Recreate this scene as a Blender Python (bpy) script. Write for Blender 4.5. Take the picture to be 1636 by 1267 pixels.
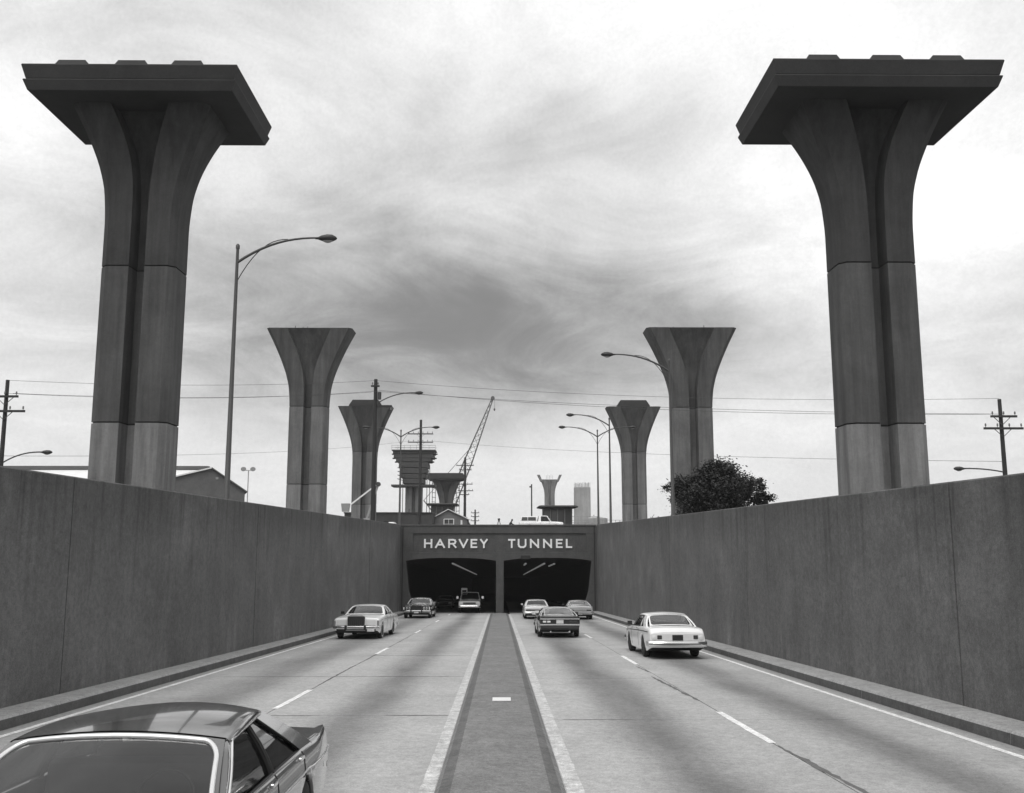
import bpy, math, random
from mathutils import Vector, Matrix, noise
random.seed(7)
R = math.radians
for o in list(bpy.data.objects): bpy.data.objects.remove(o)
SC = bpy.context.scene
C = SC.collection

# ------------------------------------------------------------------ camera
CAM_H = 2.4          # eye height above the road under it
GR = 0.0493          # the approach falls this much per metre
cd = bpy.data.cameras.new('camera'); cam = bpy.data.objects.new('camera', cd); C.objects.link(cam)
cd.sensor_width = 36; cd.lens = 1500 * 36 / 1636; cd.clip_end = 5000; cd.clip_start = 0.05
cam.location = (0, 0, CAM_H); cam.rotation_euler = (R(98.6), 0, R(-0.61))
SC.camera = cam
SC.render.resolution_x = 1024; SC.render.resolution_y = 793

# ------------------------------------------------------------------ sky, sun, exposure
SUN_EL, SUN_AZ = R(60), R(200)     # azimuth clockwise from +Y (ahead): a veiled sun high behind the camera
W = bpy.data.worlds.new('World'); SC.world = W; W.use_nodes = True
wt = W.node_tree; wt.nodes.clear()
def N(tree, typ, **kw):
    n = tree.nodes.new(typ)
    for k, v in kw.items(): setattr(n, k, v)
    return n
def L(tree, a, b): tree.links.new(a, b)
def mth(tree, op, a, b=None, c=None, clamp=False):
    n = N(tree, 'ShaderNodeMath', operation=op); n.use_clamp = clamp
    for i, v in enumerate((a, b, c)):
        if v is None: continue
        if isinstance(v, (int, float)): n.inputs[i].default_value = v
        else: L(tree, v, n.inputs[i])
    return n.outputs[0]
def maprange(tree, v, a, b, c, d, smooth=False):
    n = N(tree, 'ShaderNodeMapRange'); n.clamp = True
    if smooth: n.interpolation_type = 'SMOOTHSTEP'
    L(tree, v, n.inputs[0])
    for i, x in enumerate((a, b, c, d)): n.inputs[i + 1].default_value = x
    return n.outputs[0]
def wnoise(vec, scale, detail=5, rough=.55, dist=0, off=(0, 0, 0)):
    m = N(wt, 'ShaderNodeMapping'); L(wt, vec, m.inputs[0]); m.inputs['Location'].default_value = off
    n = N(wt, 'ShaderNodeTexNoise'); L(wt, m.outputs[0], n.inputs['Vector'])
    n.inputs['Scale'].default_value = scale; n.inputs['Detail'].default_value = detail
    n.inputs['Roughness'].default_value = rough; n.inputs['Distortion'].default_value = dist
    return n
wg = N(wt, 'ShaderNodeTexCoord').outputs['Generated']
wn = N(wt, 'ShaderNodeVectorMath', operation='NORMALIZE'); L(wt, wg, wn.inputs[0]); wdir = wn.outputs[0]
sky = N(wt, 'ShaderNodeTexSky', sky_type='NISHITA'); sky.sun_disc = False
sky.sun_elevation = SUN_EL; sky.sun_rotation = SUN_AZ; sky.dust_density = 3; sky.air_density = 1.5
bw = N(wt, 'ShaderNodeRGBToBW'); L(wt, sky.outputs[0], bw.inputs[0])
sx = N(wt, 'ShaderNodeSeparateXYZ'); L(wt, wdir, sx.inputs[0])
# the cloud sheet is a plane overhead: project the direction on it
den = mth(wt, 'ADD', mth(wt, 'MAXIMUM', sx.outputs[2], 0.0), 0.22)
px = mth(wt, 'DIVIDE', sx.outputs[0], den); py = mth(wt, 'DIVIDE', sx.outputs[1], den)
cb = N(wt, 'ShaderNodeCombineXYZ'); L(wt, px, cb.inputs[0]); L(wt, py, cb.inputs[1]); plane = cb.outputs[0]
n1 = wnoise(plane, 0.9, 4, .5, .3, (3.1, 1.7, 0)).outputs[0]
n2 = wnoise(plane, 2.2, 9, .66, .9, (7.7, 2.2, 0)).outputs[0]
n3 = wnoise(wdir, 260, 2, .7).outputs[0]
base = mth(wt, 'ADD', mth(wt, 'MULTIPLY', n1, 0.75), mth(wt, 'MULTIPLY', n2, 0.60))     # about .3 to 1.0
cloud = maprange(wt, base, 0.44, 0.88, 0.44, 1.0)
# brighter towards the horizon, where the cloud sheet thins
hz = maprange(wt, sx.outputs[2], 0.02, 0.22, 1.0, 0.0, True)
cloud = mth(wt, 'ADD', mth(wt, 'MULTIPLY', cloud, mth(wt, 'SUBTRACT', 1.0, mth(wt, 'MULTIPLY', hz, .8))), mth(wt, 'MULTIPLY', hz, .66))
# the heavy dark bank over the tunnel, and thin bright cloud either side of it higher up
warp = N(wt, 'ShaderNodeVectorMath', operation='SCALE'); L(wt, wnoise(wdir, 5, 4, .6, 0, (2, 5, 1)).outputs[1], warp.inputs[0]); warp.inputs['Scale'].default_value = .16
wd2 = N(wt, 'ShaderNodeVectorMath', operation='ADD'); L(wt, wdir, wd2.inputs[0]); L(wt, warp.outputs[0], wd2.inputs[1])
def blob(x, y, rx, rz, amt):
    a = (x - 818) / 1500; b = -(y - 633.5) / 1500; p = R(8.6)
    v = Vector((a, math.cos(p) - b * math.sin(p), math.sin(p) + b * math.cos(p))).normalized() + Vector((.08, .08, .08))
    s = N(wt, 'ShaderNodeVectorMath', operation='SUBTRACT'); L(wt, wd2.outputs[0], s.inputs[0]); s.inputs[1].default_value = v
    m = N(wt, 'ShaderNodeVectorMath', operation='DIVIDE'); L(wt, s.outputs[0], m.inputs[0]); m.inputs[1].default_value = (rx, .5, rz)
    l = N(wt, 'ShaderNodeVectorMath', operation='LENGTH'); L(wt, m.outputs[0], l.inputs[0])
    return maprange(wt, l.outputs['Value'], 0, 1, amt, 0, True)
for a in ((840, 560, .46, .13, -.36), (920, 470, .30, .12, -.10), (870, 250, .14, .05, -.14), (250, 330, .30, .08, -.10), (640, 420, .4, .1, -.12), (1480, 260, .26, .16, .36), (850, 60, .7, .09, .16), (100, 90, .3, .12, .14), (500, 650, .18, .06, -.08)):
    cloud = mth(wt, 'ADD', cloud, blob(*a))
cloud = mth(wt, 'MULTIPLY', cloud, maprange(wt, n3, .3, .7, .96, 1.04))
cloud = mth(wt, 'SMOOTH_MAX', cloud, .20, .22)
mix = mth(wt, 'ADD', mth(wt, 'MULTIPLY', cloud, 8.3), mth(wt, 'MULTIPLY', bw.outputs[0], .10))
cc = N(wt, 'ShaderNodeCombineColor')
for i in range(3): L(wt, mix, cc.inputs[i])
bg = N(wt, 'ShaderNodeBackground'); L(wt, cc.outputs[0], bg.inputs[0]); bg.inputs[1].default_value = 0.10
wo = N(wt, 'ShaderNodeOutputWorld'); L(wt, bg.outputs[0], wo.inputs[0])
sd = bpy.data.lights.new('sun', 'SUN'); sun = bpy.data.objects.new('sun', sd); C.objects.link(sun)
sd.energy = 1.5; sd.angle = R(45); sd.color = (1, .99, .97)
sv = Vector((math.sin(SUN_AZ) * math.cos(SUN_EL), math.cos(SUN_AZ) * math.cos(SUN_EL), math.sin(SUN_EL)))
sun.rotation_euler = (-sv).to_track_quat('-Z', 'Y').to_euler()
SC.view_settings.view_transform = 'Standard'; SC.view_settings.look = 'None'
SC.view_settings.exposure = 0.3; SC.view_settings.gamma = 1.0
SC.cycles.max_bounces = 8; SC.cycles.transparent_max_bounces = 12

# ------------------------------------------------------------------ materials (a black and white world: all greys)
MATS = {}
def grey(v): return (v, v, v, 1)
def mat(name, v, rough=.8, metal=0., var=.0, vscale=2., streak=0., speck=0., bump=0., bscale=30., coat=0., lanes=None, spec=.5):
    m = bpy.data.materials.new(name); m.use_nodes = True; t = m.node_tree
    b = t.nodes['Principled BSDF']; b.inputs['Roughness'].default_value = rough; b.inputs['Metallic'].default_value = metal
    b.inputs['Base Color'].default_value = grey(v); b.inputs['Coat Weight'].default_value = coat; b.inputs['Coat Roughness'].default_value = .04
    b.inputs['Specular IOR Level'].default_value = spec
    MATS[name] = m
    if not (var or streak or speck or bump or lanes): return m
    geo = N(t, 'ShaderNodeNewGeometry').outputs['Position']
    def nz(sc, scale, detail=4, rg=.6, dist=0.):
        mp = N(t, 'ShaderNodeMapping'); L(t, geo, mp.inputs[0]); mp.inputs['Scale'].default_value = sc
        n = N(t, 'ShaderNodeTexNoise'); L(t, mp.outputs[0], n.inputs['Vector'])
        n.inputs['Scale'].default_value = scale; n.inputs['Detail'].default_value = detail; n.inputs['Roughness'].default_value = rg
        n.inputs['Distortion'].default_value = dist
        return n.outputs[0]
    f = None
    def mul(f, g): return g if f is None else mth(t, 'MULTIPLY', f, g)
    if var: f = mul(f, maprange(t, nz((1, 1, 1), vscale * .25, 7, .65, .2), .25, .75, 1 - var, 1 + var))
    if streak: f = mul(f, maprange(t, nz((1, 1, .07), 1.9, 6, .7), .3, .7, 1 - streak, 1 + streak))
    if speck: f = mul(f, maprange(t, nz((1, 1, 1), 7, 5, .95), .30, .70, 1 - speck * 1.5, 1 + speck * 1.5)); f = mul(f, maprange(t, nz((1, 1, 1), 45, 2, .8), .3, .7, 1 - speck, 1 + speck))
    if lanes: f = mul(f, lanes(t, geo, nz))
    c = N(t, 'ShaderNodeCombineColor'); cv = mth(t, 'MULTIPLY', f, v) if f is not None else None
    if cv is not None:
        for i in range(3): L(t, cv, c.inputs[i])
        L(t, c.outputs[0], b.inputs['Base Color'])
    if bump:
        bp = N(t, 'ShaderNodeBump'); bp.inputs['Strength'].default_value = bump; bp.inputs['Distance'].default_value = .02
        L(t, nz((1, 1, 1), bscale, 4, .7), bp.inputs['Height']); L(t, bp.outputs[0], b.inputs['Normal'])
    return m
def lane_oil(t, geo, nz):
    """oil and rubber darkening down the middle of each lane, uneven along it"""
    s = N(t, 'ShaderNodeSeparateXYZ'); L(t, geo, s.inputs[0])
    x = mth(t, 'ADD', s.outputs[0], mth(t, 'MULTIPLY', mth(t, 'SUBTRACT', nz((1, .12, 1), .6, 3), .5), .9))
    tot = None
    for cx, wd, am in ((-6.3, .95, .46), (-2.75, .85, .54), (2.55, .95, .58), (5.85, .85, .54)):
        d = mth(t, 'ABSOLUTE', mth(t, 'SUBTRACT', x, cx))
        g = maprange(t, d, 0.05, wd * 1.25, am, 0, True)
        tot = g if tot is None else mth(t, 'ADD', tot, g)
    tot = mth(t, 'MULTIPLY', tot, maprange(t, nz((1, .18, 1), 1.1, 5), .25, .75, .7, 1.15))
    gut = maprange(t, mth(t, 'ABSOLUTE', mth(t, 'ADD', s.outputs[0], .35)), 7.75, 8.2, 0, .35, True)
    # smooth dark seam between the lanes, thin and broken
    tot = mth(t, 'ADD', tot, gut)
    return mth(t, 'SUBTRACT', 1.0, tot)
def wall_stain(t, geo, nz):
    """pale lime runs at the wall foot and dark weathering from the top"""
    s = N(t, 'ShaderNodeSeparateXYZ'); L(t, geo, s.inputs[0])
    zr = mth(t, 'ADD', s.outputs[2], mth(t, 'MULTIPLY', s.outputs[1], GR))      # height over the road
    run = mth(t, 'MULTIPLY', maprange(t, nz((1, 1, .05), 1.7, 5, .75, .4), .42, .70, 0, .8), maprange(t, nz((1, 1, .3), .35, 3), .35, .65, .0, 1))
    foot = maprange(t, zr, .2, 1.7, 1, 0, True)
    f = mth(t, 'ADD', 1.0, mth(t, 'MULTIPLY', run, foot))
    top = maprange(t, mth(t, 'ADD', s.outputs[2], mth(t, 'MULTIPLY', nz((1, 1, .1), 1.2, 4), 1.2)), 2.6, 4.2, 0, .30, True)
    f = mth(t, 'SUBTRACT', f, top)
    # dark water runs from the top edge, each of its own length
    ln = maprange(t, nz((1, 1, 0), .9, 3), .3, .7, .3, 4.5)
    edge = maprange(t, mth(t, 'ADD', mth(t, 'SUBTRACT', 3.6, s.outputs[2]), mth(t, 'MULTIPLY', ln, -1.0)), -1.2, 0, 1, 0, True)
    f = mth(t, 'SUBTRACT', f, mth(t, 'MULTIPLY', edge, maprange(t, nz((1, 1, .03), 3.3, 3, .6), .5, .68, 0, .28)))
    # paler patched areas
    return mth(t, 'ADD', f, maprange(t, nz((1, 1, 1.4), .28, 5, .6, .5), .52, .70, 0, .35))
mat('road_slab', .40, .85, var=.16, vscale=1.6, speck=.22, bump=.25, bscale=60, lanes=lane_oil)
mat('road_joint', .035, .95, speck=.2)
mat('road_paint', .82, .6, var=.2, vscale=16, speck=.25)
mat('worn_paint', .50, .7, var=.22, vscale=14, speck=.3)
mat('median', .19, .9, var=.22, vscale=5, speck=.30, bump=.3, bscale=50)
mat('median_edge', .12, .9, var=.2, vscale=5, speck=.3)
mat('tar', .13, .8, var=.2, vscale=10, speck=.2)
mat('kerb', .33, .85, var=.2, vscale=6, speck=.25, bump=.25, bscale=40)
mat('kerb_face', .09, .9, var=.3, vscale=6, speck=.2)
mat('wall', .118, .9, var=.30, vscale=1.4, streak=.06, speck=.26, bump=.35, bscale=22, lanes=wall_stain)
mat('wall_gap', .02, .95, speck=.2)
mat('portal', .075, .9, var=.2, vscale=4, streak=.12, speck=.2, bump=.3, bscale=25)
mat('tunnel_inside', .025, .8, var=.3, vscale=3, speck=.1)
mat('letter', .85, .5, speck=.08)
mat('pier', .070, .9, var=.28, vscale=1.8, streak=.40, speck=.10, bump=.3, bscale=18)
mat('pier_top_shaded', .040, .9, var=.35, vscale=1.8, streak=.40, speck=.10, bump=.3, bscale=18)  # top lift darkened: shade below the cap put into its colour
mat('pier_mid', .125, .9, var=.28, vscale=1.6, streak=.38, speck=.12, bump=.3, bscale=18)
mat('pier_foot', .175, .9, var=.2, vscale=2, streak=.40, speck=.10, bump=.3, bscale=18)  # paler pour, with ground bounce also put into its colour
mat('pier_cap', .036, .9, var=.25, vscale=2, speck=.12, bump=.3, bscale=14)
mat('pier_pale', .34, .9, var=.2, vscale=1.5, streak=.2, speck=.1)
mat('form_wood', .06, .9, var=.3, vscale=6)
mat('ground', .12, .95, var=.4, vscale=.8, speck=.3)
mat('lamp_metal', .07, .55, metal=.3, speck=.1)
mat('lamp_head', .035, .5, metal=.2, speck=.1)
mat('lamp_lens', .35, .2)
mat('wood_pole', .035, .9, streak=.4)
mat('wire', .05, .6)
mat('insulator', .12, .3)
mat('shed_roof', .80, .5, var=.06, vscale=3)
mat('shed_wall', .11, .8, var=.2, vscale=4, speck=.15)
mat('ridge_cap', .09, .7, var=.2)
mat('house_wall', .17, .8, var=.15, streak=.1)
mat('white_trim', .78, .5, var=.08)
mat('dark_wall', .05, .85, var=.3, vscale=3)
mat('roof_dark', .035, .8, var=.2)
mat('pane', .06, .08)
mat('crane_steel', .09, .6, var=.2)
mat('bark', .06, .95, streak=.3)
mat('leaf', .030, .7, var=.4, vscale=5)
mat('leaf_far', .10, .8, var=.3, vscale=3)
mat('rail', .30, .6, var=.15)
mat('cloth_dark', .05, .9, var=.2, vscale=10); mat('skin', .35, .6); mat('hair', .03, .6)
# vehicles
mat('paint_white', .90, .25, coat=.6, var=.04, vscale=6); mat('paint_cream', .70, .25, coat=.6, var=.04, vscale=6)
mat('paint_black', .022, .18, coat=1, var=.1, vscale=4); mat('paint_dark', .045, .2, coat=1, var=.1, vscale=4)
mat('paint_silver', .50, .26, metal=.55, coat=.6, var=.05, vscale=5); mat('paint_grey', .42, .25, coat=.8, metal=.3, var=.05, vscale=5)
mat('vinyl_pale', .72, .5, var=.05, vscale=8)
mat('chrome', .80, .13, metal=1, var=.05, vscale=10); mat('chrome_dull', .40, .3, metal=.8, var=.1, vscale=10)
mat('rubber', .018, .85, var=.2, vscale=20); mat('black_trim', .014, .6); mat('seam', .02, .8)
mat('interior', .09, .85, var=.15, vscale=12); mat('seat', .16, .8, var=.15, vscale=12)
mat('lens_red', .05, .15, coat=1); mat('lens_clear', .75, .1, coat=1); mat('plate', .62, .5, speck=.2); mat('underbody', .012, .9)
def glass(name, tint, ior=1.5):
    m = bpy.data.materials.new(name); m.use_nodes = True; t = m.node_tree; t.nodes.clear()
    tr = N(t, 'ShaderNodeBsdfTransparent'); tr.inputs[0].default_value = grey(tint)
    gl = N(t, 'ShaderNodeBsdfGlossy'); gl.inputs['Roughness'].default_value = .03; gl.inputs[0].default_value = grey(.95)
    fr = N(t, 'ShaderNodeFresnel'); gb = N(t, 'ShaderNodeNewGeometry').outputs['Backfacing']      # a thin pane reflects alike from both sides
    L(t, maprange(t, gb, 0, 1, ior, 1 / ior), fr.inputs[0])
    mx = N(t, 'ShaderNodeMixShader'); L(t, fr.outputs[0], mx.inputs[0]); L(t, tr.outputs[0], mx.inputs[1]); L(t, gl.outputs[0], mx.inputs[2])
    o = N(t, 'ShaderNodeOutputMaterial'); L(t, mx.outputs[0], o.inputs[0]); MATS[name] = m
glass('glass', .62, 1.85); glass('glass_side', .35, 1.5)
def emis(name, v, s):
    m = bpy.data.materials.new(name); m.use_nodes = True; b = m.node_tree.nodes['Principled BSDF']
    b.inputs['Base Color'].default_value = grey(v); b.inputs['Emission Color'].default_value = grey(1); b.inputs['Emission Strength'].default_value = s; MATS[name] = m
emis('tube_light', .6, .10)

# ------------------------------------------------------------------ mesh helpers
class MB:
    def __init__(s): s.v = []; s.f = []; s.m = []; s.mats = []
    def mi(s, name):
        if name not in s.mats: s.mats.append(name)
        return s.mats.index(name)
    def face(s, pts, m=0):
        b = len(s.v); s.v += [tuple(p) for p in pts]; s.f.append(tuple(range(b, b + len(pts)))); s.m.append(m)
    def box(s, x0, x1, y0, y1, z0, z1, m=0, shear=0.):
        b = len(s.v)
        for z in (z0, z1):
            for (x, y) in ((x0, y0), (x1, y0), (x1, y1), (x0, y1)): s.v.append((x, y, z - shear * y))
        for f in ((3, 2, 1, 0), (4, 5, 6, 7), (0, 1, 5, 4), (1, 2, 6, 5), (2, 3, 7, 6), (3, 0, 4, 7)):
            s.f.append(tuple(b + i for i in f)); s.m.append(m)
        return s
    def bar(s, a, b, w, h=None, m=0, up=(0, 0, 1)):
        """square bar from a to b"""
        h = h or w; a = Vector(a); b = Vector(b); d = (b - a).normalized(); u = Vector(up)
        if abs(d.dot(u)) > .97: u = Vector((0, 1, 0))
        x = d.cross(u).normalized(); y = x.cross(d); i0 = len(s.v)
        for p in (a, b):
            for sx, sy in ((-1, -1), (1, -1), (1, 1), (-1, 1)): s.v.append(tuple(p + x * (sx * w / 2) + y * (sy * h / 2)))
        for f in ((0, 1, 2, 3), (7, 6, 5, 4), (0, 4, 5, 1), (1, 5, 6, 2), (2, 6, 7, 3), (3, 7, 4, 0)):
            s.f.append(tuple(i0 + i for i in f)); s.m.append(m)
        return s
    def tube(s, pts, r, n=8, m=0, cap=True):
        pts = [Vector(p) for p in pts]; k = len(pts); rs = r if isinstance(r, (list, tuple)) else [r] * k
        i0 = len(s.v); px = None
        for i, p in enumerate(pts):
            d = (pts[min(i + 1, k - 1)] - pts[max(i - 1, 0)]).normalized()
            if px is None:
                u = Vector((0, 0, 1)) if abs(d.z) < .9 else Vector((0, 1, 0)); px = d.cross(u).normalized()
            else: px = (px - d * px.dot(d)).normalized()
            py = d.cross(px)
            for j in range(n):
                a = 2 * math.pi * j / n; s.v.append(tuple(p + px * (math.cos(a) * rs[i]) + py * (math.sin(a) * rs[i])))
        for i in range(k - 1):
            for j in range(n):
                a = i0 + i * n + j; b = i0 + i * n + (j + 1) % n
                s.f.append((a, b, b + n, a + n)); s.m.append(m)
        if cap:
            s.f.append(tuple(i0 + j for j in reversed(range(n)))); s.m.append(m)
            s.f.append(tuple(i0 + (k - 1) * n + j for j in range(n))); s.m.append(m)
        return s
    def rings(s, rings, m=0, cap=True, close=True):
        n = len(rings[0]); i0 = len(s.v)
        for r in rings: s.v += [tuple(p) for p in r]
        for i in range(len(rings) - 1):
            for j in range(n if close else n - 1):
                a = i0 + i * n + j; b = i0 + i * n + (j + 1) % n
                s.f.append((a, b, b + n, a + n)); s.m.append(m)
        if cap:
            s.f.append(tuple(i0 + j for j in reversed(range(n)))); s.m.append(m)
            q = i0 + (len(rings) - 1) * n; s.f.append(tuple(q + j for j in range(n))); s.m.append(m)
        return s
    def prism(s, poly, off, m=0):
        """closed slab: polygon + offset vector"""
        off = Vector(off); a = [Vector(p) for p in poly]; b = [p + off for p in a]; n = len(a); i0 = len(s.v)
        s.v += [tuple(p) for p in a + b]
        s.f.append(tuple(i0 + j for j in reversed(range(n)))); s.m.append(m)
        s.f.append(tuple(i0 + n + j for j in range(n))); s.m.append(m)
        for j in range(n):
            s.f.append((i0 + j, i0 + (j + 1) % n, i0 + n + (j + 1) % n, i0 + n + j)); s.m.append(m)
        return s
    def build(s, name, mats, parent=None, smooth=None, bevel=0, fix=True):
        me = bpy.data.meshes.new(name); me.from_pydata(s.v, [], s.f)
        mats = [mats] if isinstance(mats, str) else mats
        for q in mats: me.materials.append(MATS[q])
        if len(mats) > 1: me.polygons.foreach_set('material_index', s.m)
        if fix:
            import bmesh
            bm = bmesh.new(); bm.from_mesh(me); bmesh.ops.remove_doubles(bm, verts=bm.verts, dist=1e-5)
            if bevel: bmesh.ops.bevel(bm, geom=bm.edges[:], offset=bevel, segments=1, affect='EDGES', clamp_overlap=True)
            bmesh.ops.recalc_face_normals(bm, faces=bm.faces); bm.to_mesh(me); bm.free()
        if smooth is not None:
            me.polygons.foreach_set('use_smooth', [True] * len(me.polygons)); me.set_sharp_from_angle(angle=R(smooth))
        me.update()
        o = bpy.data.objects.new(name, me); C.objects.link(o)
        if parent: o.parent = parent
        return o
def tag(o, label=None, cat=None, group=None, kind=None):
    if label: o['label'] = label
    if cat: o['category'] = cat
    if group: o['group'] = group
    if kind: o['kind'] = kind
    return o
def thing(name, loc, label, cat, group=None):
    o = bpy.data.objects.new(name, None); C.objects.link(o); o.location = loc; o.empty_display_size = .3
    return tag(o, label, cat, group)
def copy_tree(o, parent=None):
    c = o.copy(); C.objects.link(c); c.parent = parent
    for ch in o.children: copy_tree(ch, c)
    return c
def share(name, me, parent, loc):
    o = bpy.data.objects.new(name, me); C.objects.link(o); o.parent = parent; o.location = loc
    return o
def interp(tab, x):
    if x <= tab[0][0]: return tab[0][1]
    for (a, fa), (b, fb) in zip(tab, tab[1:]):
        if x <= b:
            t = (x - a) / (b - a); return fa + (fb - fa) * t
    return tab[-1][1]
def sinterp(tab, x):
    """monotone smooth interpolation"""
    n = len(tab)
    if x <= tab[0][0]: return tab[0][1]
    if x >= tab[-1][0]: return tab[-1][1]
    d = [(tab[i + 1][1] - tab[i][1]) / (tab[i + 1][0] - tab[i][0]) for i in range(n - 1)]
    m = [d[0]] + [0 if d[i - 1] * d[i] <= 0 else 2 * d[i - 1] * d[i] / (d[i - 1] + d[i]) for i in range(1, n - 1)] + [d[-1]]
    for i in range(n - 1):
        x0, y0 = tab[i]; x1, y1 = tab[i + 1]
        if x <= x1:
            h = x1 - x0; t = (x - x0) / h
            return (2*t**3-3*t*t+1)*y0 + (t**3-2*t*t+t)*h*m[i] + (-2*t**3+3*t*t)*y1 + (t**3-t*t)*h*m[i+1]
def rz(y): return -GR * y          # road height

# ------------------------------------------------------------------ the setting
PY = 85.0                     # portal face
XL, XR = -9.05, 8.48          # retaining wall faces
KL, KR = -8.48, 7.82          # kerb faces
GZ = 3.38                     # ground level outside the cutting
def build_ground():
    m = MB(); far = 1500
    m.face([(-far, -70, GZ), (XL - .5, -70, GZ), (XL - .5, PY + .7, GZ), (-far, PY + .7, GZ)])
    m.face([(XR + .5, -70, GZ), (far, -70, GZ), (far, PY + .7, GZ), (XR + .5, PY + .7, GZ)])
    m.face([(-far, PY + .7, GZ), (far, PY + .7, GZ), (far, far, GZ), (-far, far, GZ)])
    m.face([(-far, -far, GZ), (far, -far, GZ), (far, -70, GZ), (-far, -70, GZ)])
    tag(m.build('ground', 'ground'), kind='structure')
build_ground()
def msh(y): return -.0028 * y      # the median runs very slightly askew
def build_road():
    m = MB(); m.face([(XL - .3, -72, rz(-72) - .02), (XR + .3, -72, rz(-72) - .02), (XR + .3, 290, rz(290) - .02), (XL - .3, 290, rz(290) - .02)])
    road = tag(m.build('road', 'road_joint'), kind='structure')
    lanes = (('L2', KL, -4.53), ('L1', -4.51, -.70), ('R1', .70, 4.21), ('R2', 4.23, KR))
    step = 7.8; gap = .022
    y0s = [18.5 - step * 4 + step * i for i in range(21)]
    for nm, a, b in lanes:
        for i, y0 in enumerate(y0s):
            yy = y0 - (.65 if nm[0] == 'R' else 0)
            m = MB(); dz = random.uniform(-.0015, .0015)
            m.box(a, b, yy + gap / 2, yy + step - gap / 2, -.05, dz, shear=GR)
            m.build('slab', 'road_slab', road, fix=False)
        m = MB(); m.box(a, b, -72, y0s[0] - .7, -.05, 0, shear=GR); m.build('slab', 'road_slab', road, fix=False)
    def stripe(name, a, b, y0, y1, w0=None, n=1, wob=0, mt='road_paint'):
        m = MB(); k = max(2, n); L_, R_ = [], []
        for i in range(k + 1):
            y = y0 + (y1 - y0) * i / k; sh = msh(y) if w0 else 0
            ja = random.uniform(-wob, wob); jb = random.uniform(-wob, wob)
            L_.append((a + sh + ja, y, rz(y) + .0055)); R_.append((b + sh + jb, y, rz(y) + .0055))
        for i in range(k): m.face([L_[i], R_[i], R_[i + 1], L_[i + 1]])
        return m.build(name, mt, road, fix=False)
    stripe('edge_line', -8.21, -8.08, -70, PY + 30, n=120, wob=.008)
    stripe('edge_line', 7.36, 7.49, -70, PY + 30, n=120, wob=.008)
    # broad pale strips along both sides of the median
    stripe('median_line', -.95, -.77, -70, PY - 1, w0=1, n=700, wob=.006, mt='worn_paint')
    stripe('median_line', .81, 1.02, -70, PY - 1, w0=1, n=700, wob=.007, mt='worn_paint')
    for y in [19.5 + 15.4 * i for i in range(-3, 5)]: stripe('lane_dash', -4.58, -4.45, y, y + 3.5, n=10, wob=.01)
    for y in [15.2 + 15.0 * i for i in range(-3, 5)]: stripe('lane_dash', 4.15, 4.28, y, y + 3.7, n=10, wob=.01)
    def tar(pts, w):
        m = MB(); rnd = random.Random(int(pts[0][1] * 10)); A = []; Bq = []; n = 14
        for i in range(n * (len(pts) - 1) + 1):
            k = min(len(pts) - 2, i // n); f = i / n - k; x = pts[k][0] + (pts[k + 1][0] - pts[k][0]) * f; y = pts[k][1] + (pts[k + 1][1] - pts[k][1]) * f
            along = abs(pts[-1][1] - pts[0][1]) > abs(pts[-1][0] - pts[0][0]); ww = w * rnd.uniform(.35, 1.2) * min(1, .25 + 6 * min(i, n * (len(pts) - 1) - i) / n / (len(pts) - 1)); j = rnd.uniform(-.02, .02)
            if along: a_, b_ = (x + j - ww, y), (x + j + ww, y)
            else: a_, b_ = (x, y + j * .6 - ww), (x, y + j * .6 + ww)
            A.append((a_[0], a_[1], rz(a_[1]) + .0035)); Bq.append((b_[0], b_[1], rz(b_[1]) + .0035))
        for i in range(len(A) - 1): m.face([A[i], Bq[i], Bq[i + 1], A[i + 1]])
        m.build('tar_seam', 'tar', road, fix=False)
    tar([(4.36, 10.4), (4.28, 12.6), (4.24, 15.0)], .05); tar([(4.22, 20.5), (4.13, 23.4), (4.05, 26.3)], .045); tar([(4.2, 27.3), (4.1, 29.5)], .03)
    tar([(-8.0, 18.5), (-6.2, 18.52), (-4.5, 18.5), (-3.4, 18.49)], .028); tar([(-2.2, 18.5), (-.95, 18.5)], .04); tar([(-8.0, 26.3), (-5, 26.31), (-2.4, 26.3), (-1, 26.3)], .022); tar([(-8.0, 34.1), (-4, 34.1), (-1, 34.1)], .02)
    tar([(-4.52, 24), (-4.54, 28), (-4.5, 33), (-4.52, 48)], .03); tar([(1.1, 17.87), (2.4, 17.86)], .02)
    # median: low, with worn sloping shoulders
    m = MB(); ys = [-70 + i * (PY + 69.3) / 60 for i in range(61)]
    prof = ((-.76, .0), (-.70, .055), (-.56, .085), (-.50, .09), (.0, .105), (.54, .09), (.60, .085), (.73, .055), (.80, 0))
    rows = [[(x + msh(y), y, rz(y) + z) for x, z in prof] for y in ys]
    m.rings(rows, cap=False, close=False)
    for i in range(len(m.f)):
        j = i % 8; m.m[i] = 1 if j in (1, 6) else 0
    tag(m.build('median', ['median', 'median_edge'], fix=False, smooth=50), kind='structure')
    # a pale reflector plate set on the median
    m = MB(); yy = 20.1; m.box(-.19, .19, yy - .28, yy + .28, .106, .118, shear=GR)
    tag(m.build('marker_plate', 'white_trim', bevel=.003), 'pale rectangular plate set flat on the dark median strip', 'plate')
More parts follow.
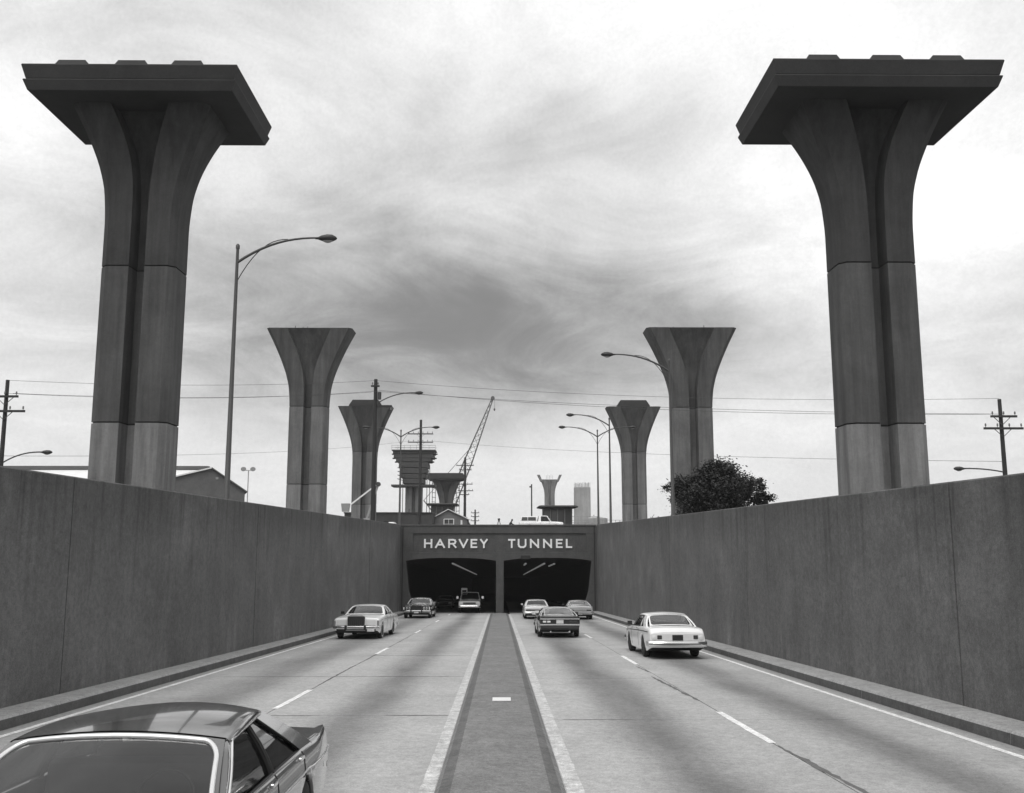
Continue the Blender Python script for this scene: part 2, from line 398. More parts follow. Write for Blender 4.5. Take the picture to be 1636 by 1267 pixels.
    # kerbs: stones butted end to end
    for face, wall, nm in ((KL, XL, 'kerb_left'), (KR, XR, 'kerb_right')):
        s = 1 if wall > face else -1
        k = bpy.data.objects.new(nm, None); C.objects.link(k); tag(k, kind='structure')
        L_ = 6.1
        for i in range(28):
            y0 = -30 + i * L_ + (2.3 if s > 0 else 0); y1 = min(y0 + L_ - .012, 110)
            m = MB(); hh = .22
            prof = ((face, -.04), (face + s * .02, hh - .05), (face + s * .045, hh - .012), (face + s * .09, hh), (wall, hh + .02), (wall, -.04))
            m.rings([[(x, y, rz(y) + z) for x, z in prof] for y in (y0, y1)])
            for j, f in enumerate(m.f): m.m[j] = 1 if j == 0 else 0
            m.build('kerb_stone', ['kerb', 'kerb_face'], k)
build_road()

def build_wall(nm, face, sgn, joints, tops, label):
    w = thing(nm, (0, 0, 0), label, 'wall')
    ys = [-70] + joints + [PY - .02]
    m = MB(); m.box(min(face + sgn * .06, face + sgn * .45), max(face + sgn * .06, face + sgn * .45), -70, PY, -6, 2.9)
    m.build('backing', 'wall_gap', w)
    for a, b in zip(ys, ys[1:]):
        m = MB(); g = .022; y0, y1 = a + g, b - g; n = max(2, int((y1 - y0) / 1.5)); dx = random.uniform(-.012, .012)
        front = []
        for i in range(n + 1):
            y = y0 + (y1 - y0) * i / n; zt = interp(tops, y)
            f = face + dx
            front.append([(f, y, rz(y) - .1), (f, y, zt - .03), (f + sgn * .03, y, zt), (f + sgn * .42, y, zt), (f + sgn * .45, y, zt - .03), (f + sgn * .45, y, zt - .8), (f + sgn * .05, y, zt - .8), (f + sgn * .05, y, rz(y) - .1)])
        m.rings(front)
        m.build('wall_panel', 'wall', w)
build_wall('retaining_wall', XL, -1, [-40, -25, -10, 5, 20, 35.2, 50.2, 65.3, 79.5], [(-70, 3.75), (17, 3.70), (60, 3.66), (85, 3.64)],
           'tall grey concrete retaining wall beside the oncoming lanes, under the gable shed')
build_wall('retaining_wall', XR, 1, [-42, -27, -12, 2.7, 17.8, 33, 48, 63, 78], [(-70, 3.40), (15, 3.46), (40, 3.52), (85, 3.64)],
           'tall grey concrete retaining wall beside the outbound lanes, under the bushy tree')

# ------------------------------------------------------------------ tunnel portal
def arch_z(u): return .70 - .26 * abs(2 * u - 1) ** 2.6          # opening head, u across
def build_portal():
    P = thing('tunnel_portal', (0, PY, rz(PY)), 'dark concrete tunnel portal with two wide openings and raised white lettering', 'tunnel portal')
    def part(m, name, mt, **k):
        o = m.build(name, mt, None, **k); o.parent = P; o.matrix_parent_inverse = Matrix.Translation(-Vector(P.location)); return o
    bays = ((-8.55, -.52), (.16, 8.02))
    F = PY; B = PY + .7; zt = 3.64; zb = rz(PY) - .2
    # facade built as strips above the openings and solid piers
    n = 28
    for a, b in bays:
        m = MB()
        for i in range(n):
            u0, u1 = i / n, (i + 1) / n; x0, x1 = a + (b - a) * u0, a + (b - a) * u1
            z0, z1 = arch_z(u0), arch_z(u1); T = 1.05
            m.face([(x0, F, z0), (x1, F, z1), (x1, F, T), (x0, F, T)])
            m.face([(x0, F, z0), (x1, F, z1), (x1, B, z1), (x0, B, z0)])
            m.face([(x0, B, z0), (x1, B, z1), (x1, B, T), (x0, B, T)])
        part(m, 'arch_head', 'portal', fix=False)
    m = MB(); m.box(-.52, .16, F, B + 199, zb - 11, 1.05); part(m, 'centre_pier', 'portal')
    # outer jambs lean in towards the road
    for s, xa, xw in ((-1, -8.55, XL - .55), (1, 8.02, XR + .55)):
        m = MB(); lean = .95
        top = 1.05; pts = [(xw, F, zb), (xa - s * lean, F, zb), (xa - s * lean * .3, F, -2.2), (xa, F, arch_z(0)), (xa, F, top), (xw, F, top)]
        m.prism(pts, (0, .7, 0)); part(m, 'jamb', 'portal')
    x0, x1 = XL - .55, XR + .55
    # parapet with a sunk name panel: frame pieces proud of the panel
    pa, pb, qa, qb = -7.95, 7.55, 1.15, 2.86
    m = MB(); m.box(x0, x1, F + .12, B, 1.05, zt - .14); part(m, 'name_panel', 'portal')
    m = MB(); m.box(x0, x1, F, F + .12, qb, zt - .14); part(m, 'parapet_band', 'portal', bevel=.01)
    m = MB(); m.box(x0, x1, F, F + .12, 1.05, qa); part(m, 'parapet_band', 'portal', bevel=.01)
    m = MB(); m.box(x0, pa, F + .002, F + .12, qa, qb); part(m, 'panel_end', 'portal', bevel=.01)
    m = MB(); m.box(pb, x1, F + .002, F + .12, qa, qb); part(m, 'panel_end', 'portal', bevel=.01)
    m = MB(); m.box(XL + .03, XR - .03, F - .06, B + .05, zt - .14, zt); part(m, 'coping', 'portal', bevel=.015)
    # dark recessed strips where the portal meets the side walls
    for x in (XL + .2, XR - .2):
        m = MB(); m.box(x - .035, x + .035, F - .03, F, rz(PY), zt - .2); part(m, 'corner_joint', 'wall_gap')
    m = MB(); m.box(2.1 - .42, 2.1 + .42, F - .05, F + .002, .58, .90, 0); part(m, 'clearance_sign', 'black_trim', bevel=.01)
    # letters of flat strokes: (x in letter widths, z in letter heights)
    S = .155
    G = {'H': [[(0, 0), (0, 1)], [(1, 0), (1, 1)], [(0, .52), (1, .52)]],
         'A': [[(0, 0), (.5, 1), (1, 0)], [(.2, .34), (.8, .34)]],
         'R': [[(0, 0), (0, 1)], [(0, 1), (.62, 1), (.88, .93), (.97, .74), (.88, .54), (.62, .46), (0, .46)], [(.55, .46), (1, 0)]],
         'V': [[(0, 1), (.5, 0), (1, 1)]],
         'E': [[(0, 0), (0, 1)], [(0, 1), (1, 1)], [(0, .52), (.88, .52)], [(0, 0), (1, 0)]],
         'Y': [[(0, 1), (.5, .46), (1, 1)], [(.5, .46), (.5, 0)]],
         'T': [[(0, 1), (1, 1)], [(.5, 1), (.5, 0)]],
         'U': [[(0, 1), (0, .34), (.08, .13), (.28, 0), (.72, 0), (.92, .13), (1, .34), (1, 1)]],
         'N': [[(0, 0), (0, 1), (1, 0), (1, 1)]],
         'L': [[(0, 1), (0, 0), (1, 0)]]}
    def letters(word, xs, ws):
        for ch, x, w in zip(word, xs, ws):
            m = MB(); h = .80; zb0 = 1.56; cnt = 0
            for st in G[ch]:
                pts = [Vector((x + (w - S) * px + S / 2, F + .06, zb0 + (h - S) * pz + S / 2)) for px, pz in st]
                for k, (a, b) in enumerate(zip(pts, pts[1:])):
                    d = (b - a).normalized(); cnt += 1; m.bar(a - d * S * .5, b + d * S * .5, .10 + .006 * cnt, S - .002 * cnt, up=(0, 0, 1) if abs(d.z) < .9 else (1, 0, 0))
            o = part(m, 'letter', 'letter'); o['label'] = 'raised white letter ' + ch
    # widths and starts read off the sign
    letters('HARVEY', [-6.96, -5.97, -4.80, -3.86, -2.80, -1.95], [.74, .88, .74, .84, .60, .68])
    letters('TUNNEL', [.56, 1.42, 2.51, 3.69, 4.84, 5.73], [.64, .78, .82, .80, .60, .56])
    # the bores behind
    Y1 = PY + 200
    for a, b in bays:
        m = MB(); rows = []
        for y in (B - .3, B + 30, B + 70, Y1):
            r = [(a - (.3 if a < -1 else 0), y, rz(y) - .6), (a - (.3 if a < -1 else 0), y, rz(y) + 4.6)] + [(a + (b - a) * u, y, arch_z(u) + .05 - GR * (y - PY)) for u in [i / 10 for i in range(11)]] + [(b + (.3 if b > 1 else 0), y, rz(y) + 4.6), (b + (.3 if b > 1 else 0), y, rz(y) - .6)]
            rows.append(r)
        m.rings(rows, cap=False, close=False)
        m.face(list(reversed(rows[-1])))
        o = m.build('tunnel_bore', 'tunnel_inside', fix=False); tag(o, kind='structure')
    # ceiling lamps in rows
    def lamp(x, y, l, lab, dz=.5):
        m = MB(); m.box(x - .07, x + .07, y, y + l, -.06, .06, shear=GR)
        o = m.build('tunnel_lamp', 'tube_light'); o.location = (0, 0, GR * PY * 0)
        for v in o.data.vertices: v.co.z += .70 + GR * PY - dz
        tag(o, lab, 'lamp', 'tube lamps on the tunnel ceiling')
    for k in range(12): lamp(-4.6, PY + 4 + 7.2 * k, 6.8, 'long tube lamp on the ceiling of the oncoming bore', .40)
    for k in range(12): lamp(4.0, PY + 4.5 + 7.2 * k, 6.8, 'long tube lamp on the ceiling of the outbound bore, in the long middle row', .40)
    for k in range(3): lamp(4.95, PY + 5 + 4.2 * k, 1.8, 'short tube lamp in the dashed row on the outbound ceiling near the outer wall', .42)
    lamp(2.25, PY + 4.5, 6.5, 'single tube lamp on the outbound ceiling near the centre pier', .40)
build_portal()

# ------------------------------------------------------------------ bridge piers
HW = [(0, 3.70), (1.5, 2.97), (3.1, 2.29), (4.2, 1.92), (5.3, 1.69), (6.7, 1.60), (40, 1.60)]
GW = [(0, 1.85), (1.5, 1.20), (3.1, .62), (4.2, .40), (5.3, .31), (6.7, .29), (40, .29)]
def pier_ring(zp, z, dep=.95, ch=.28, k=1., jog=0., df=.3):
    hw = sinterp(HW, zp) * k - jog; g = sinterp(GW, zp) * k + (.0 if not jog else .01)
    d = dep + df * max(0, 1 - zp / 5.) ** 2 - jog; rec = max(.03, (d - .12) * min(1, zp / 3.2) ** .8)
    c = min(ch, hw - g - .2)
    P = [(-g, -d + rec), (-g - .05, -d), (-hw + c, -d), (-hw, -d + c), (-hw, d - c), (-hw + c, d), (-g - .05, d), (-g, d - rec)]
    P += [(-x, y) for x, y in reversed(P)]
    return [(x, y, z) for x, y in P]
def pier(x, y, ztop, joints, label, cap=False, vt=0., block=False, k=1., group='concrete bridge piers', mats=('pier_foot', 'pier', 'pier_top_shaded'), seed=0, rebar=False):
    P = thing('bridge_pier', (x, y, GZ), label, 'pier', group)
    zs = [GZ - .4] + joints + [ztop]; rnd = random.Random(seed)
    for i, (a, b) in enumerate(zip(zs, zs[1:])):
        m = MB(); lv = []; z = a
        a2, b2 = a + (.03 if i else 0), b - (.03 if b < ztop else 0)
        n = 3 if b < ztop - 8 else 22
        lv = [a2 + (b2 - a2) * j / n for j in range(n + 1)]
        rows = [pier_ring(ztop + vt - q, q - GZ, k=k, df=1.6 if cap else .3) for q in lv]
        m.rings(rows)
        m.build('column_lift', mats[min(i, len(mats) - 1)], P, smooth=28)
        if i:      # the recessed joint
            m = MB(); m.rings([pier_ring(ztop + vt - a, q - GZ, k=k, jog=.05) for q in (a - .04, a + .04)]); m.build('lift_joint', 'wall_gap', P)
    if block:
        m = MB(); z0 = ztop - GZ
        m.rings([[(-1.15, -.5, z0 - 1.6), (1.15, -.5, z0 - 1.6), (1.15, .5, z0 - 1.6), (-1.15, .5, z0 - 1.6)], [(-2.0, -.9, z0 - .3), (2.0, -.9, z0 - .3), (2.0, .9, z0 - .3), (-2.0, .9, z0 - .3)], [(-2.05, -.95, z0 + .15), (2.05, -.95, z0 + .15), (2.05, .95, z0 + .15), (-2.05, .95, z0 + .15)], [(-1.6, -.85, z0 + .85), (1.6, -.85, z0 + .85), (1.6, .85, z0 + .85), (-1.6, .85, z0 + .85)]])
        m.build('bearing_block', 'pier_cap', P, smooth=20)
    if rebar:
        for q in range(5):
            m = MB(); xx = rnd.uniform(-1.5, 1.5); m.tube([(xx, 0, ztop - GZ), (xx, 0, ztop - GZ + rnd.uniform(.2, .5))], .03, 5); m.build('rebar', 'lamp_metal', P)
    if cap:
        w, d, h0 = cap; z0 = ztop - GZ
        def slab(x, y, z, c):  # rounded-in edge profile ring
            return [(-x, -y, z), (x, -y, z), (x, y, z), (-x, y, z)]
        m = MB(); m.rings([slab(w - .20, d - .20, z0 - .01, 0), slab(w - .17, d - .17, z0 + .01, 0), slab(w - .02, d - .02, z0 + .40, 0), slab(w - .03, d - .03, z0 + .44, 0), slab(w - .16, d - .16, z0 + .47, 0)])
        m.build('cap_lower', 'pier_cap', P, smooth=20)
        m = MB(); m.rings([slab(w - .16, d - .16, z0 + .46, 0), slab(w - .10, d - .10, z0 + .50, 0), slab(w + .05, d + .05, z0 + h0 - .05, 0), slab(w + .03, d + .03, z0 + h0, 0)])
        m.build('cap_upper', 'pier_cap', P, smooth=20)
        for q in range(3):
            xx = -w + 2 * w * (.22, .50, .765)[q] + (0 if x < 0 else .0)
            for yy in (-d + .55, d - .55):
                m = MB(); m.rings([[(xx - .70, yy - .5, z0 + h0 - .02), (xx + .70, yy - .5, z0 + h0 - .02), (xx + .70, yy + .5, z0 + h0 - .02), (xx - .70, yy + .5, z0 + h0 - .02)], [(xx - .56, yy - .4, z0 + h0 + .27), (xx + .56, yy - .4, z0 + h0 + .27), (xx + .56, yy + .4, z0 + h0 + .27), (xx - .56, yy + .4, z0 + h0 + .27)]])
                m.build('bearing_pad', 'pier_cap', P)
    return P
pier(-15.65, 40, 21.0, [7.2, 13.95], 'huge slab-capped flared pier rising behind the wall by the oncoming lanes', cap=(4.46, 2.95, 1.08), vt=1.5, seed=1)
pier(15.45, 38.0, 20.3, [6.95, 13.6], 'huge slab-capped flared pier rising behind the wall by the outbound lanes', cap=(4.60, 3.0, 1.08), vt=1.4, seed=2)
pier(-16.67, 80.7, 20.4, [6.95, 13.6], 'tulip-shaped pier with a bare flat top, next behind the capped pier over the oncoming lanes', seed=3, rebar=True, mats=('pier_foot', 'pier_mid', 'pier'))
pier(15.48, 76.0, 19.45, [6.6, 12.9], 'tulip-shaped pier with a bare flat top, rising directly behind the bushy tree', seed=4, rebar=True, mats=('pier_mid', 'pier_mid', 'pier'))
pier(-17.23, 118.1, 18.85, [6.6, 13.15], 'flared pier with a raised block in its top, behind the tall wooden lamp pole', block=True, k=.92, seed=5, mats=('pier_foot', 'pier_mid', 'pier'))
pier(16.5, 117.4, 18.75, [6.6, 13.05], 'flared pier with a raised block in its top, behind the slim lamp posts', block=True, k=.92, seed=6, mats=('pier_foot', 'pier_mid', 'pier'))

# far piers still under construction ------------------------------------------------
def pier_formwork():
    P = thing('formwork_pier', (-16.66, 179, GZ), 'dark pier wrapped in timber formwork and work platforms, behind the low dark building', 'pier', 'concrete bridge piers')
    z = lambda q: q - GZ
    m = MB(); m.rings([pier_ring(19.0 - q, z(q)) for q in [3 + 1.0 * j for j in range(16)]]); m.build('column', 'pier_foot', P, smooth=28)
    for i, (hw, a, b) in enumerate(((3.9, 18.2, 18.75), (3.75, 17.4, 18.1), (3.3, 16.7, 17.35), (2.75, 15.6, 16.6), (2.55, 14.5, 15.5), (2.3, 13.6, 14.4), (2.0, 12.6, 13.5))):
        m = MB(); m.box(-hw, hw, -2.3, 2.3, z(a), z(b)); m.build('form_panel', 'form_wood', P, bevel=.04)
        if i < 3:
            for s in (-1, 1): m = MB(); m.bar((s * (hw + .45), 0, z(a) + .1), (s * hw, 0, z(a) + .1), .25); m.build('bracket', 'form_wood', P)
    m = MB(); m.box(-4.1, 4.1, -2.6, 2.6, z(18.75), z(18.95)); m.build('platform', 'form_wood', P)
    m = MB(); m.box(-4.1, 4.1, -2.6, 2.6, z(12.05), z(12.4)); m.build('platform', 'form_wood', P)
    for zz in (19.35, 19.75):
        for yy in (-2.6, 2.6): m = MB(); m.bar((-4.1, yy, z(zz)), (4.1, yy, z(zz)), .06); m.build('guard_rail', 'rail', P)
    for i in range(8): m = MB(); m.bar((-4.1 + i * 8.2 / 7, -2.6, z(18.9)), (-4.1 + i * 8.2 / 7, -2.6, z(19.8)), .06); m.build('rail_post', 'rail', P)
    for xx in (-2.5, 2.6, 3.1, -1.9): m = MB(); m.bar((xx, -2.4, z(3.4)), (xx, -2.4, z(16)), .12); m.build('scaffold_pole', 'lamp_metal', P)
    for zz in (13.2, 13.9, 14.6, 15.3): 
        for s in (-1, 1): m = MB(); m.bar((s * 2.0, -2.3, z(zz)), (s * 2.95, -2.3, z(zz + .3)), .14); m.build('brace', 'form_wood', P)
pier_formwork()
def pier_scaffold():
    P = thing('scaffolded_pier', (-12.9, 219, GZ), 'pier with a new slab cap between scaffold towers, rising behind the gabled house', 'pier', 'concrete bridge piers')
    z = lambda q: q - GZ
    m = MB(); m.rings([pier_ring(16.2 - q, z(q), k=.95) for q in [3.2 + .65 * j for j in range(21)]]); m.build('column', 'pier', P, smooth=28)
    m = MB(); m.rings([[(-4.0, -2.6, z(15.7)), (4.0, -2.6, z(15.7)), (4.0, 2.6, z(15.7)), (-4.0, 2.6, z(15.7))], [(-4.4, -2.8, z(16.1)), (4.6, -2.8, z(16.1)), (4.6, 2.8, z(16.1)), (-4.4, 2.8, z(16.1))], [(-3.9, -2.8, z(17.3)), (3.9, -2.8, z(17.3)), (3.9, 2.8, z(17.3)), (-3.9, 2.8, z(17.3))]]); m.build('cap', 'pier_cap', P)
    for s in (-1, 1):
        for xx in (2.4, 3.1):
            m = MB(); m.bar((s * xx, -2.2, z(3.4)), (s * xx, -2.2, z(15.8)), .13); m.build('scaffold_pole', 'lamp_metal', P)
        for i in range(8):
            m = MB(); zz = 7.5 + i * 1.05; m.bar((s * 2.3, -2.2, z(zz)), (s * 3.2, -2.2, z(zz + .1)), .12); m.build('scaffold_rung', 'lamp_metal', P)
pier_scaffold()
def pier_far():
    P = thing('unfinished_pier', (15.2, 301, GZ), 'far flared pier with two upright horns, rising behind the flat-roofed booth', 'pier', 'concrete bridge piers')
    z = lambda q: q - GZ
    m = MB(); m.rings([pier_ring(22.6 - q, z(q)) for q in [3.2 + .85 * j for j in range(22)]]); m.build('column', 'pier_foot', P, smooth=28)
    for s in (-1, 1):
        m = MB(); m.prism([(s * 2.3, -1.6, z(20.4)), (s * 2.9, -1.6, z(20.4)), (s * 3.9, -1.6, z(22.5)), (s * 3.1, -1.6, z(22.5))], (0, 3.2, 0)); m.build('horn', 'pier_foot', P)
    for q in range(5): m = MB(); m.bar((-1 + q * .5, 0, z(20.5)), (-1 + q * .5, 0, z(22.4 + .3 * (q % 2))), .07); m.build('rebar', 'lamp_metal', P)
    P = thing('pier_stub', (16.42, 193, GZ), 'pale square concrete pier stub with bare reinforcing rods, behind the pipe railing', 'pier', 'concrete bridge piers')
    m = MB(); m.rings([[(-1.6, -1.4, -.3), (1.6, -1.4, -.3), (1.6, 1.4, -.3), (-1.6, 1.4, -.3)], [(-1.6, -1.4, 9.4), (1.6, -1.4, 9.4), (1.6, 1.4, 9.4), (-1.6, 1.4, 9.4)]]); m.build('column', 'pier_pale', P, bevel=.08)
    for q in range(22):
        xx = -1.5 + 3.0 * (q % 11) / 10; yy = -1.2 if q < 11 else 1.2
        m = MB(); m.tube([(xx, yy, 9.3), (xx + random.uniform(-.03, .03), yy, 10.2 + random.uniform(-.15, .25))], .05, 5); m.build('rebar', 'rail', P)
pier_far()

# ------------------------------------------------------------------ street lamps
def arm_pts(s, reach, rise, x0=0, z0=0, n=10):
    """long upswept arm that levels out"""
    return [(x0 + s * reach * t, 0, z0 + rise * (1 - (1 - t) ** 2.3)) for t in [i / n for i in range(n + 1)]]
def cobra_head(P, x, z, s):
    h = MB(); n = 10; rows = []
    for t, w, hh in ((-.10, .04, .04), (.0, .06, .05), (.14, .15, .11), (.34, .19, .15), (.52, .17, .14), (.66, .08, .07), (.70, .02, .02)):
        rows.append([(x + s * t, w * math.cos(2 * math.pi * j / n), z + hh * math.sin(2 * math.pi * j / n) * (1.0 if math.sin(2 * math.pi * j / n) > 0 else .8) - .02) for j in range(n)])
    h.rings(rows); hd = h.build('lamp_head', 'lamp_head', P, smooth=60)
    l = MB(); l.rings([[(x + s * (.36 + .20 * math.cos(2 * math.pi * j / 12) * q), .13 * math.sin(2 * math.pi * j / 12) * q, z - .12 - (1 - q) * .10) for j in range(12)] for q in (1, .8, .45)]); l.build('lens', 'lamp_lens', hd, smooth=60)
def street_lamp(x, y, top, arms, label, reach=2.9, base=GZ):
    P = thing('street_lamp', (x, y, base), label, 'street lamp', 'lamp posts along the tunnel cutting')
    H = top - base
    m = MB(); m.tube([(0, 0, -.3), (0, 0, .25), (0, 0, .3), (0, 0, H)], [.14, .14, .105, .055], 10); m.build('pole', 'lamp_metal', P, smooth=40)
    m = MB(); m.tube([(0, 0, H - .02), (0, 0, H + .1), (0, 0, H + .16)], [.075, .075, .03], 10); m.build('pole_cap', 'lamp_metal', P, smooth=40)
    for s in arms:
        z0 = H - .55
        m = MB(); p = arm_pts(s, reach, .95, 0, z0); m.tube(p, [.055 - .02 * i / 10 for i in range(11)], 8); m.build('arm', 'lamp_metal', P, smooth=60)
        m = MB(); q = arm_pts(s, reach * .62, 1.02 + .62, 0, z0 - .75); m.tube(q, .018, 6); m.build('arm_brace', 'lamp_metal', P, smooth=60)
        cobra_head(P, s * (reach - .02), z0 + .95, s)
    return P
street_lamp(-9.72, 33.4, 12.95, (1,), 'tall single-arm street lamp standing behind the oncoming wall, close to the huge capped pier', reach=2.95)
street_lamp(9.12, 50.3, 11.95, (-1,), 'single-arm street lamp standing in front of the bushy tree', reach=3.05)
street_lamp(9.14, 79.4, 12.45, (-1,), 'slim single-arm street lamp between the double-arm lamp and the flared pier', reach=3.0)
street_lamp(9.15, 89.6, 12.6, (-1, 1), 'double-arm street lamp at the portal corner by the outbound wall', reach=3.05)
street_lamp(-9.62, 89.0, 12.5, (-1, 1), 'double-arm street lamp at the portal corner by the oncoming wall, near the formwork pier', reach=3.0)

# ------------------------------------------------------------------ utility poles and wires
def pole(x, y, top, arms, label, r=.16, base=GZ, lamp=None, ins=True, name='utility_pole'):
    P = thing(name, (x, y, base), label, 'utility pole', 'wooden utility poles')
    H = top - base; m = MB(); m.tube([(0, 0, -.3), (0, 0, H)], [r, r * .72], 10); m.build('pole', 'wood_pole', P, smooth=50)
    for (z, xa, xb) in arms:
        m = MB(); m.box(xa, xb, -r - .10, -r + .02, z - base - .07, z - base + .07); ca = m.build('crossarm', 'wood_pole', P)
        for s in (-1, 1):
            if (s < 0 and xa < -.5) or (s > 0 and xb > .5):
                m = MB(); m.bar((s * .55, -r, z - base - .04), (0, -r, z - base - .55), .035); m.build('brace', 'lamp_metal', ca)
        if ins:
            k = max(2, int((xb - xa) / .7) + 1)
            for i in range(k):
                xx = xa + .12 + (xb - xa - .24) * i / (k - 1)
                m = MB(); m.tube([(xx, -r - .04, z - base + .07), (xx, -r - .04, z - base + .14), (xx, -r - .04, z - base + .15), (xx, -r - .04, z - base + .30), (xx, -r - .04, z - base + .33)], [.02, .02, .055, .05, .02], 8); m.build('insulator', 'insulator', ca, smooth=50)
    if lamp:
        s, reach, z, rise = lamp
        m = MB(); m.tube(arm_pts(s, reach, rise, 0, z - base), .045, 8); m.build('lamp_arm', 'lamp_metal', P, smooth=60)
        cobra_head(P, s * reach, z - base + rise, s)
    return P
pole(-31.85, 60, 12.5, [(11.4, -1.6, .85), (10.45, -1.4, 1.35)], 'wooden utility pole with two crossarms behind the oncoming wall, beside the long white roof', lamp=(1, 2.5, 7.1, .75))
pole(32.3, 60, 11.35, [(10.2, -.75, .95), (9.42, -1.25, 1.3)], 'wooden utility pole with two crossarms behind the outbound wall', lamp=(-1, 2.6, 6.6, .25))
P600 = pole(-10.35, 76, 15.3, [(14.7, -.35, .35)], 'tall wooden pole carrying a street lamp arm, in front of a flared pier', r=.2, lamp=(1, 3.2, 13.2, 1.0))
m = MB(); m.box(.15, 1.35, -.1, .1, 9.62, 9.78); m.build('side_bracket', 'wood_pole', P600)
m = MB(); m.tube([(1.32, 0, 9.4), (1.32, 0, 9.7)], .09, 8); m.build('insulator', 'insulator', P600)
m = MB(); m.tube([(.32, 0, 10.25), (.32, 0, 10.85)], .16, 10); m.build('transformer', 'lamp_metal', P600, smooth=40)
pole(-11.3, 130, 18.75, [(16.75, -1.75, 1.75), (15.6, -1.75, 1.75)], 'tall utility pole with two crossarms of insulators, in front of the formwork pier', r=.24)
pole(-6.75, 172, 17.1, [(15.6, -1.6, 1.6), (14.8, -1.1, 1.2), (12.2, -1.2, 1.4), (11.0, -1.3, 1.5), (10.3, -1.0, .8)], 'utility pole with five crossarms behind the gabled house and beside the crane boom', r=.27)
pole(-5.8, 205, 8.6, [(7.9, -.9, .9), (7.1, -.9, .9), (6.2, -.9, .9)], 'short distant pole with three crossarms, standing right of the gabled house', r=.22)
P = thing('slim_pole', (3.9, 124, GZ), 'slim plain pole with a small fixture on top, behind the parked pickup', 'pole')
m = MB(); m.tube([(0, 0, -.2), (0, 0, 6.1)], [.10, .08], 8); m.build('pole', 'wood_pole', P)
m = MB(); m.box(-.28, .05, -.08, .08, 5.65, 5.85); m.build('fixture', 'lamp_metal', P)
def floodlight(x, y, top, label):
    P = thing('floodlight_mast', (x, y, GZ), label, 'floodlight')
    h = top - GZ; m = MB(); m.tube([(0, 0, -.2), (0, 0, h)], .05, 8); m.build('pole', 'rail', P)
    m = MB(); m.bar((-.55, 0, h), (.55, 0, h), .06); m.build('crossbar', 'rail', P)
    for s in (-1, 1):
        m = MB(); m.rings([[(s * .5 + r * math.cos(j * math.pi / 5), -.05 - d, h + .12 + r * .8 * math.sin(j * math.pi / 5)) for j in range(10)] for r, d in ((.08, -.15), (.26, .0), (.30, .12))]); m.build('lamp', 'rail', P, smooth=50)
floodlight(-26.9, 100, 9.55, 'slim mast with two floodlights beside the brick gable shed')
def wire(a, b, sag, label, r=.012):
    a = Vector(a); b = Vector(b); n = 24
    pts = [a.lerp(b, i / n) - Vector((0, 0, sag * 4 * (i / n) * (1 - i / n))) for i in range(n + 1)]
    m = MB(); m.tube(pts, r, 5); tag(m.build('overhead_wire', 'wire', smooth=60), label, 'wire', 'overhead wires')
def wires():
    l, c, rr = (-31.85, 60), (-10.35, 76), (32.3, 60)
    wire((l[0], l[1], 12.48), (c[0], c[1], 15.2), .35, 'topmost thin wire running from the pole by the white roof to the tall lamp pole')
    wire((c[0], c[1], 15.2), (rr[0], rr[1], 11.4), .6, 'topmost thin wire crossing the road from the tall lamp pole')
    for dx, dz, sg in ((0, 0, .35), (.5, .12, .45)):
        wire((l[0] + .5 - dx, 59.8, 11.6), (c[0] - .3 + dx * 1.2, 75.8, 14.2 + dz), sg, 'lower thin wire running from the pole by the white roof to the tall lamp pole')
    for dx, sg in ((0, .4), (.6, .62)):
        wire((c[0] - .3 + dx, 75.8, 14.3 + dx * .1), (rr[0] - .6 + dx, 59.8, 10.35), sg, 'lower thin wire crossing the road from the tall lamp pole', .014)
    wire((-9.6, 129.8, 15.75), (32.3, 60, 7.3), .5, 'lone low wire crossing the sky above the flat-roofed booth', .013)
    wire((-12.9, 129.8, 15.75), (-31.85, 60, 7.6), .6, 'lone low wire passing behind the tulip-shaped pier over the oncoming lanes', .012)
wires()

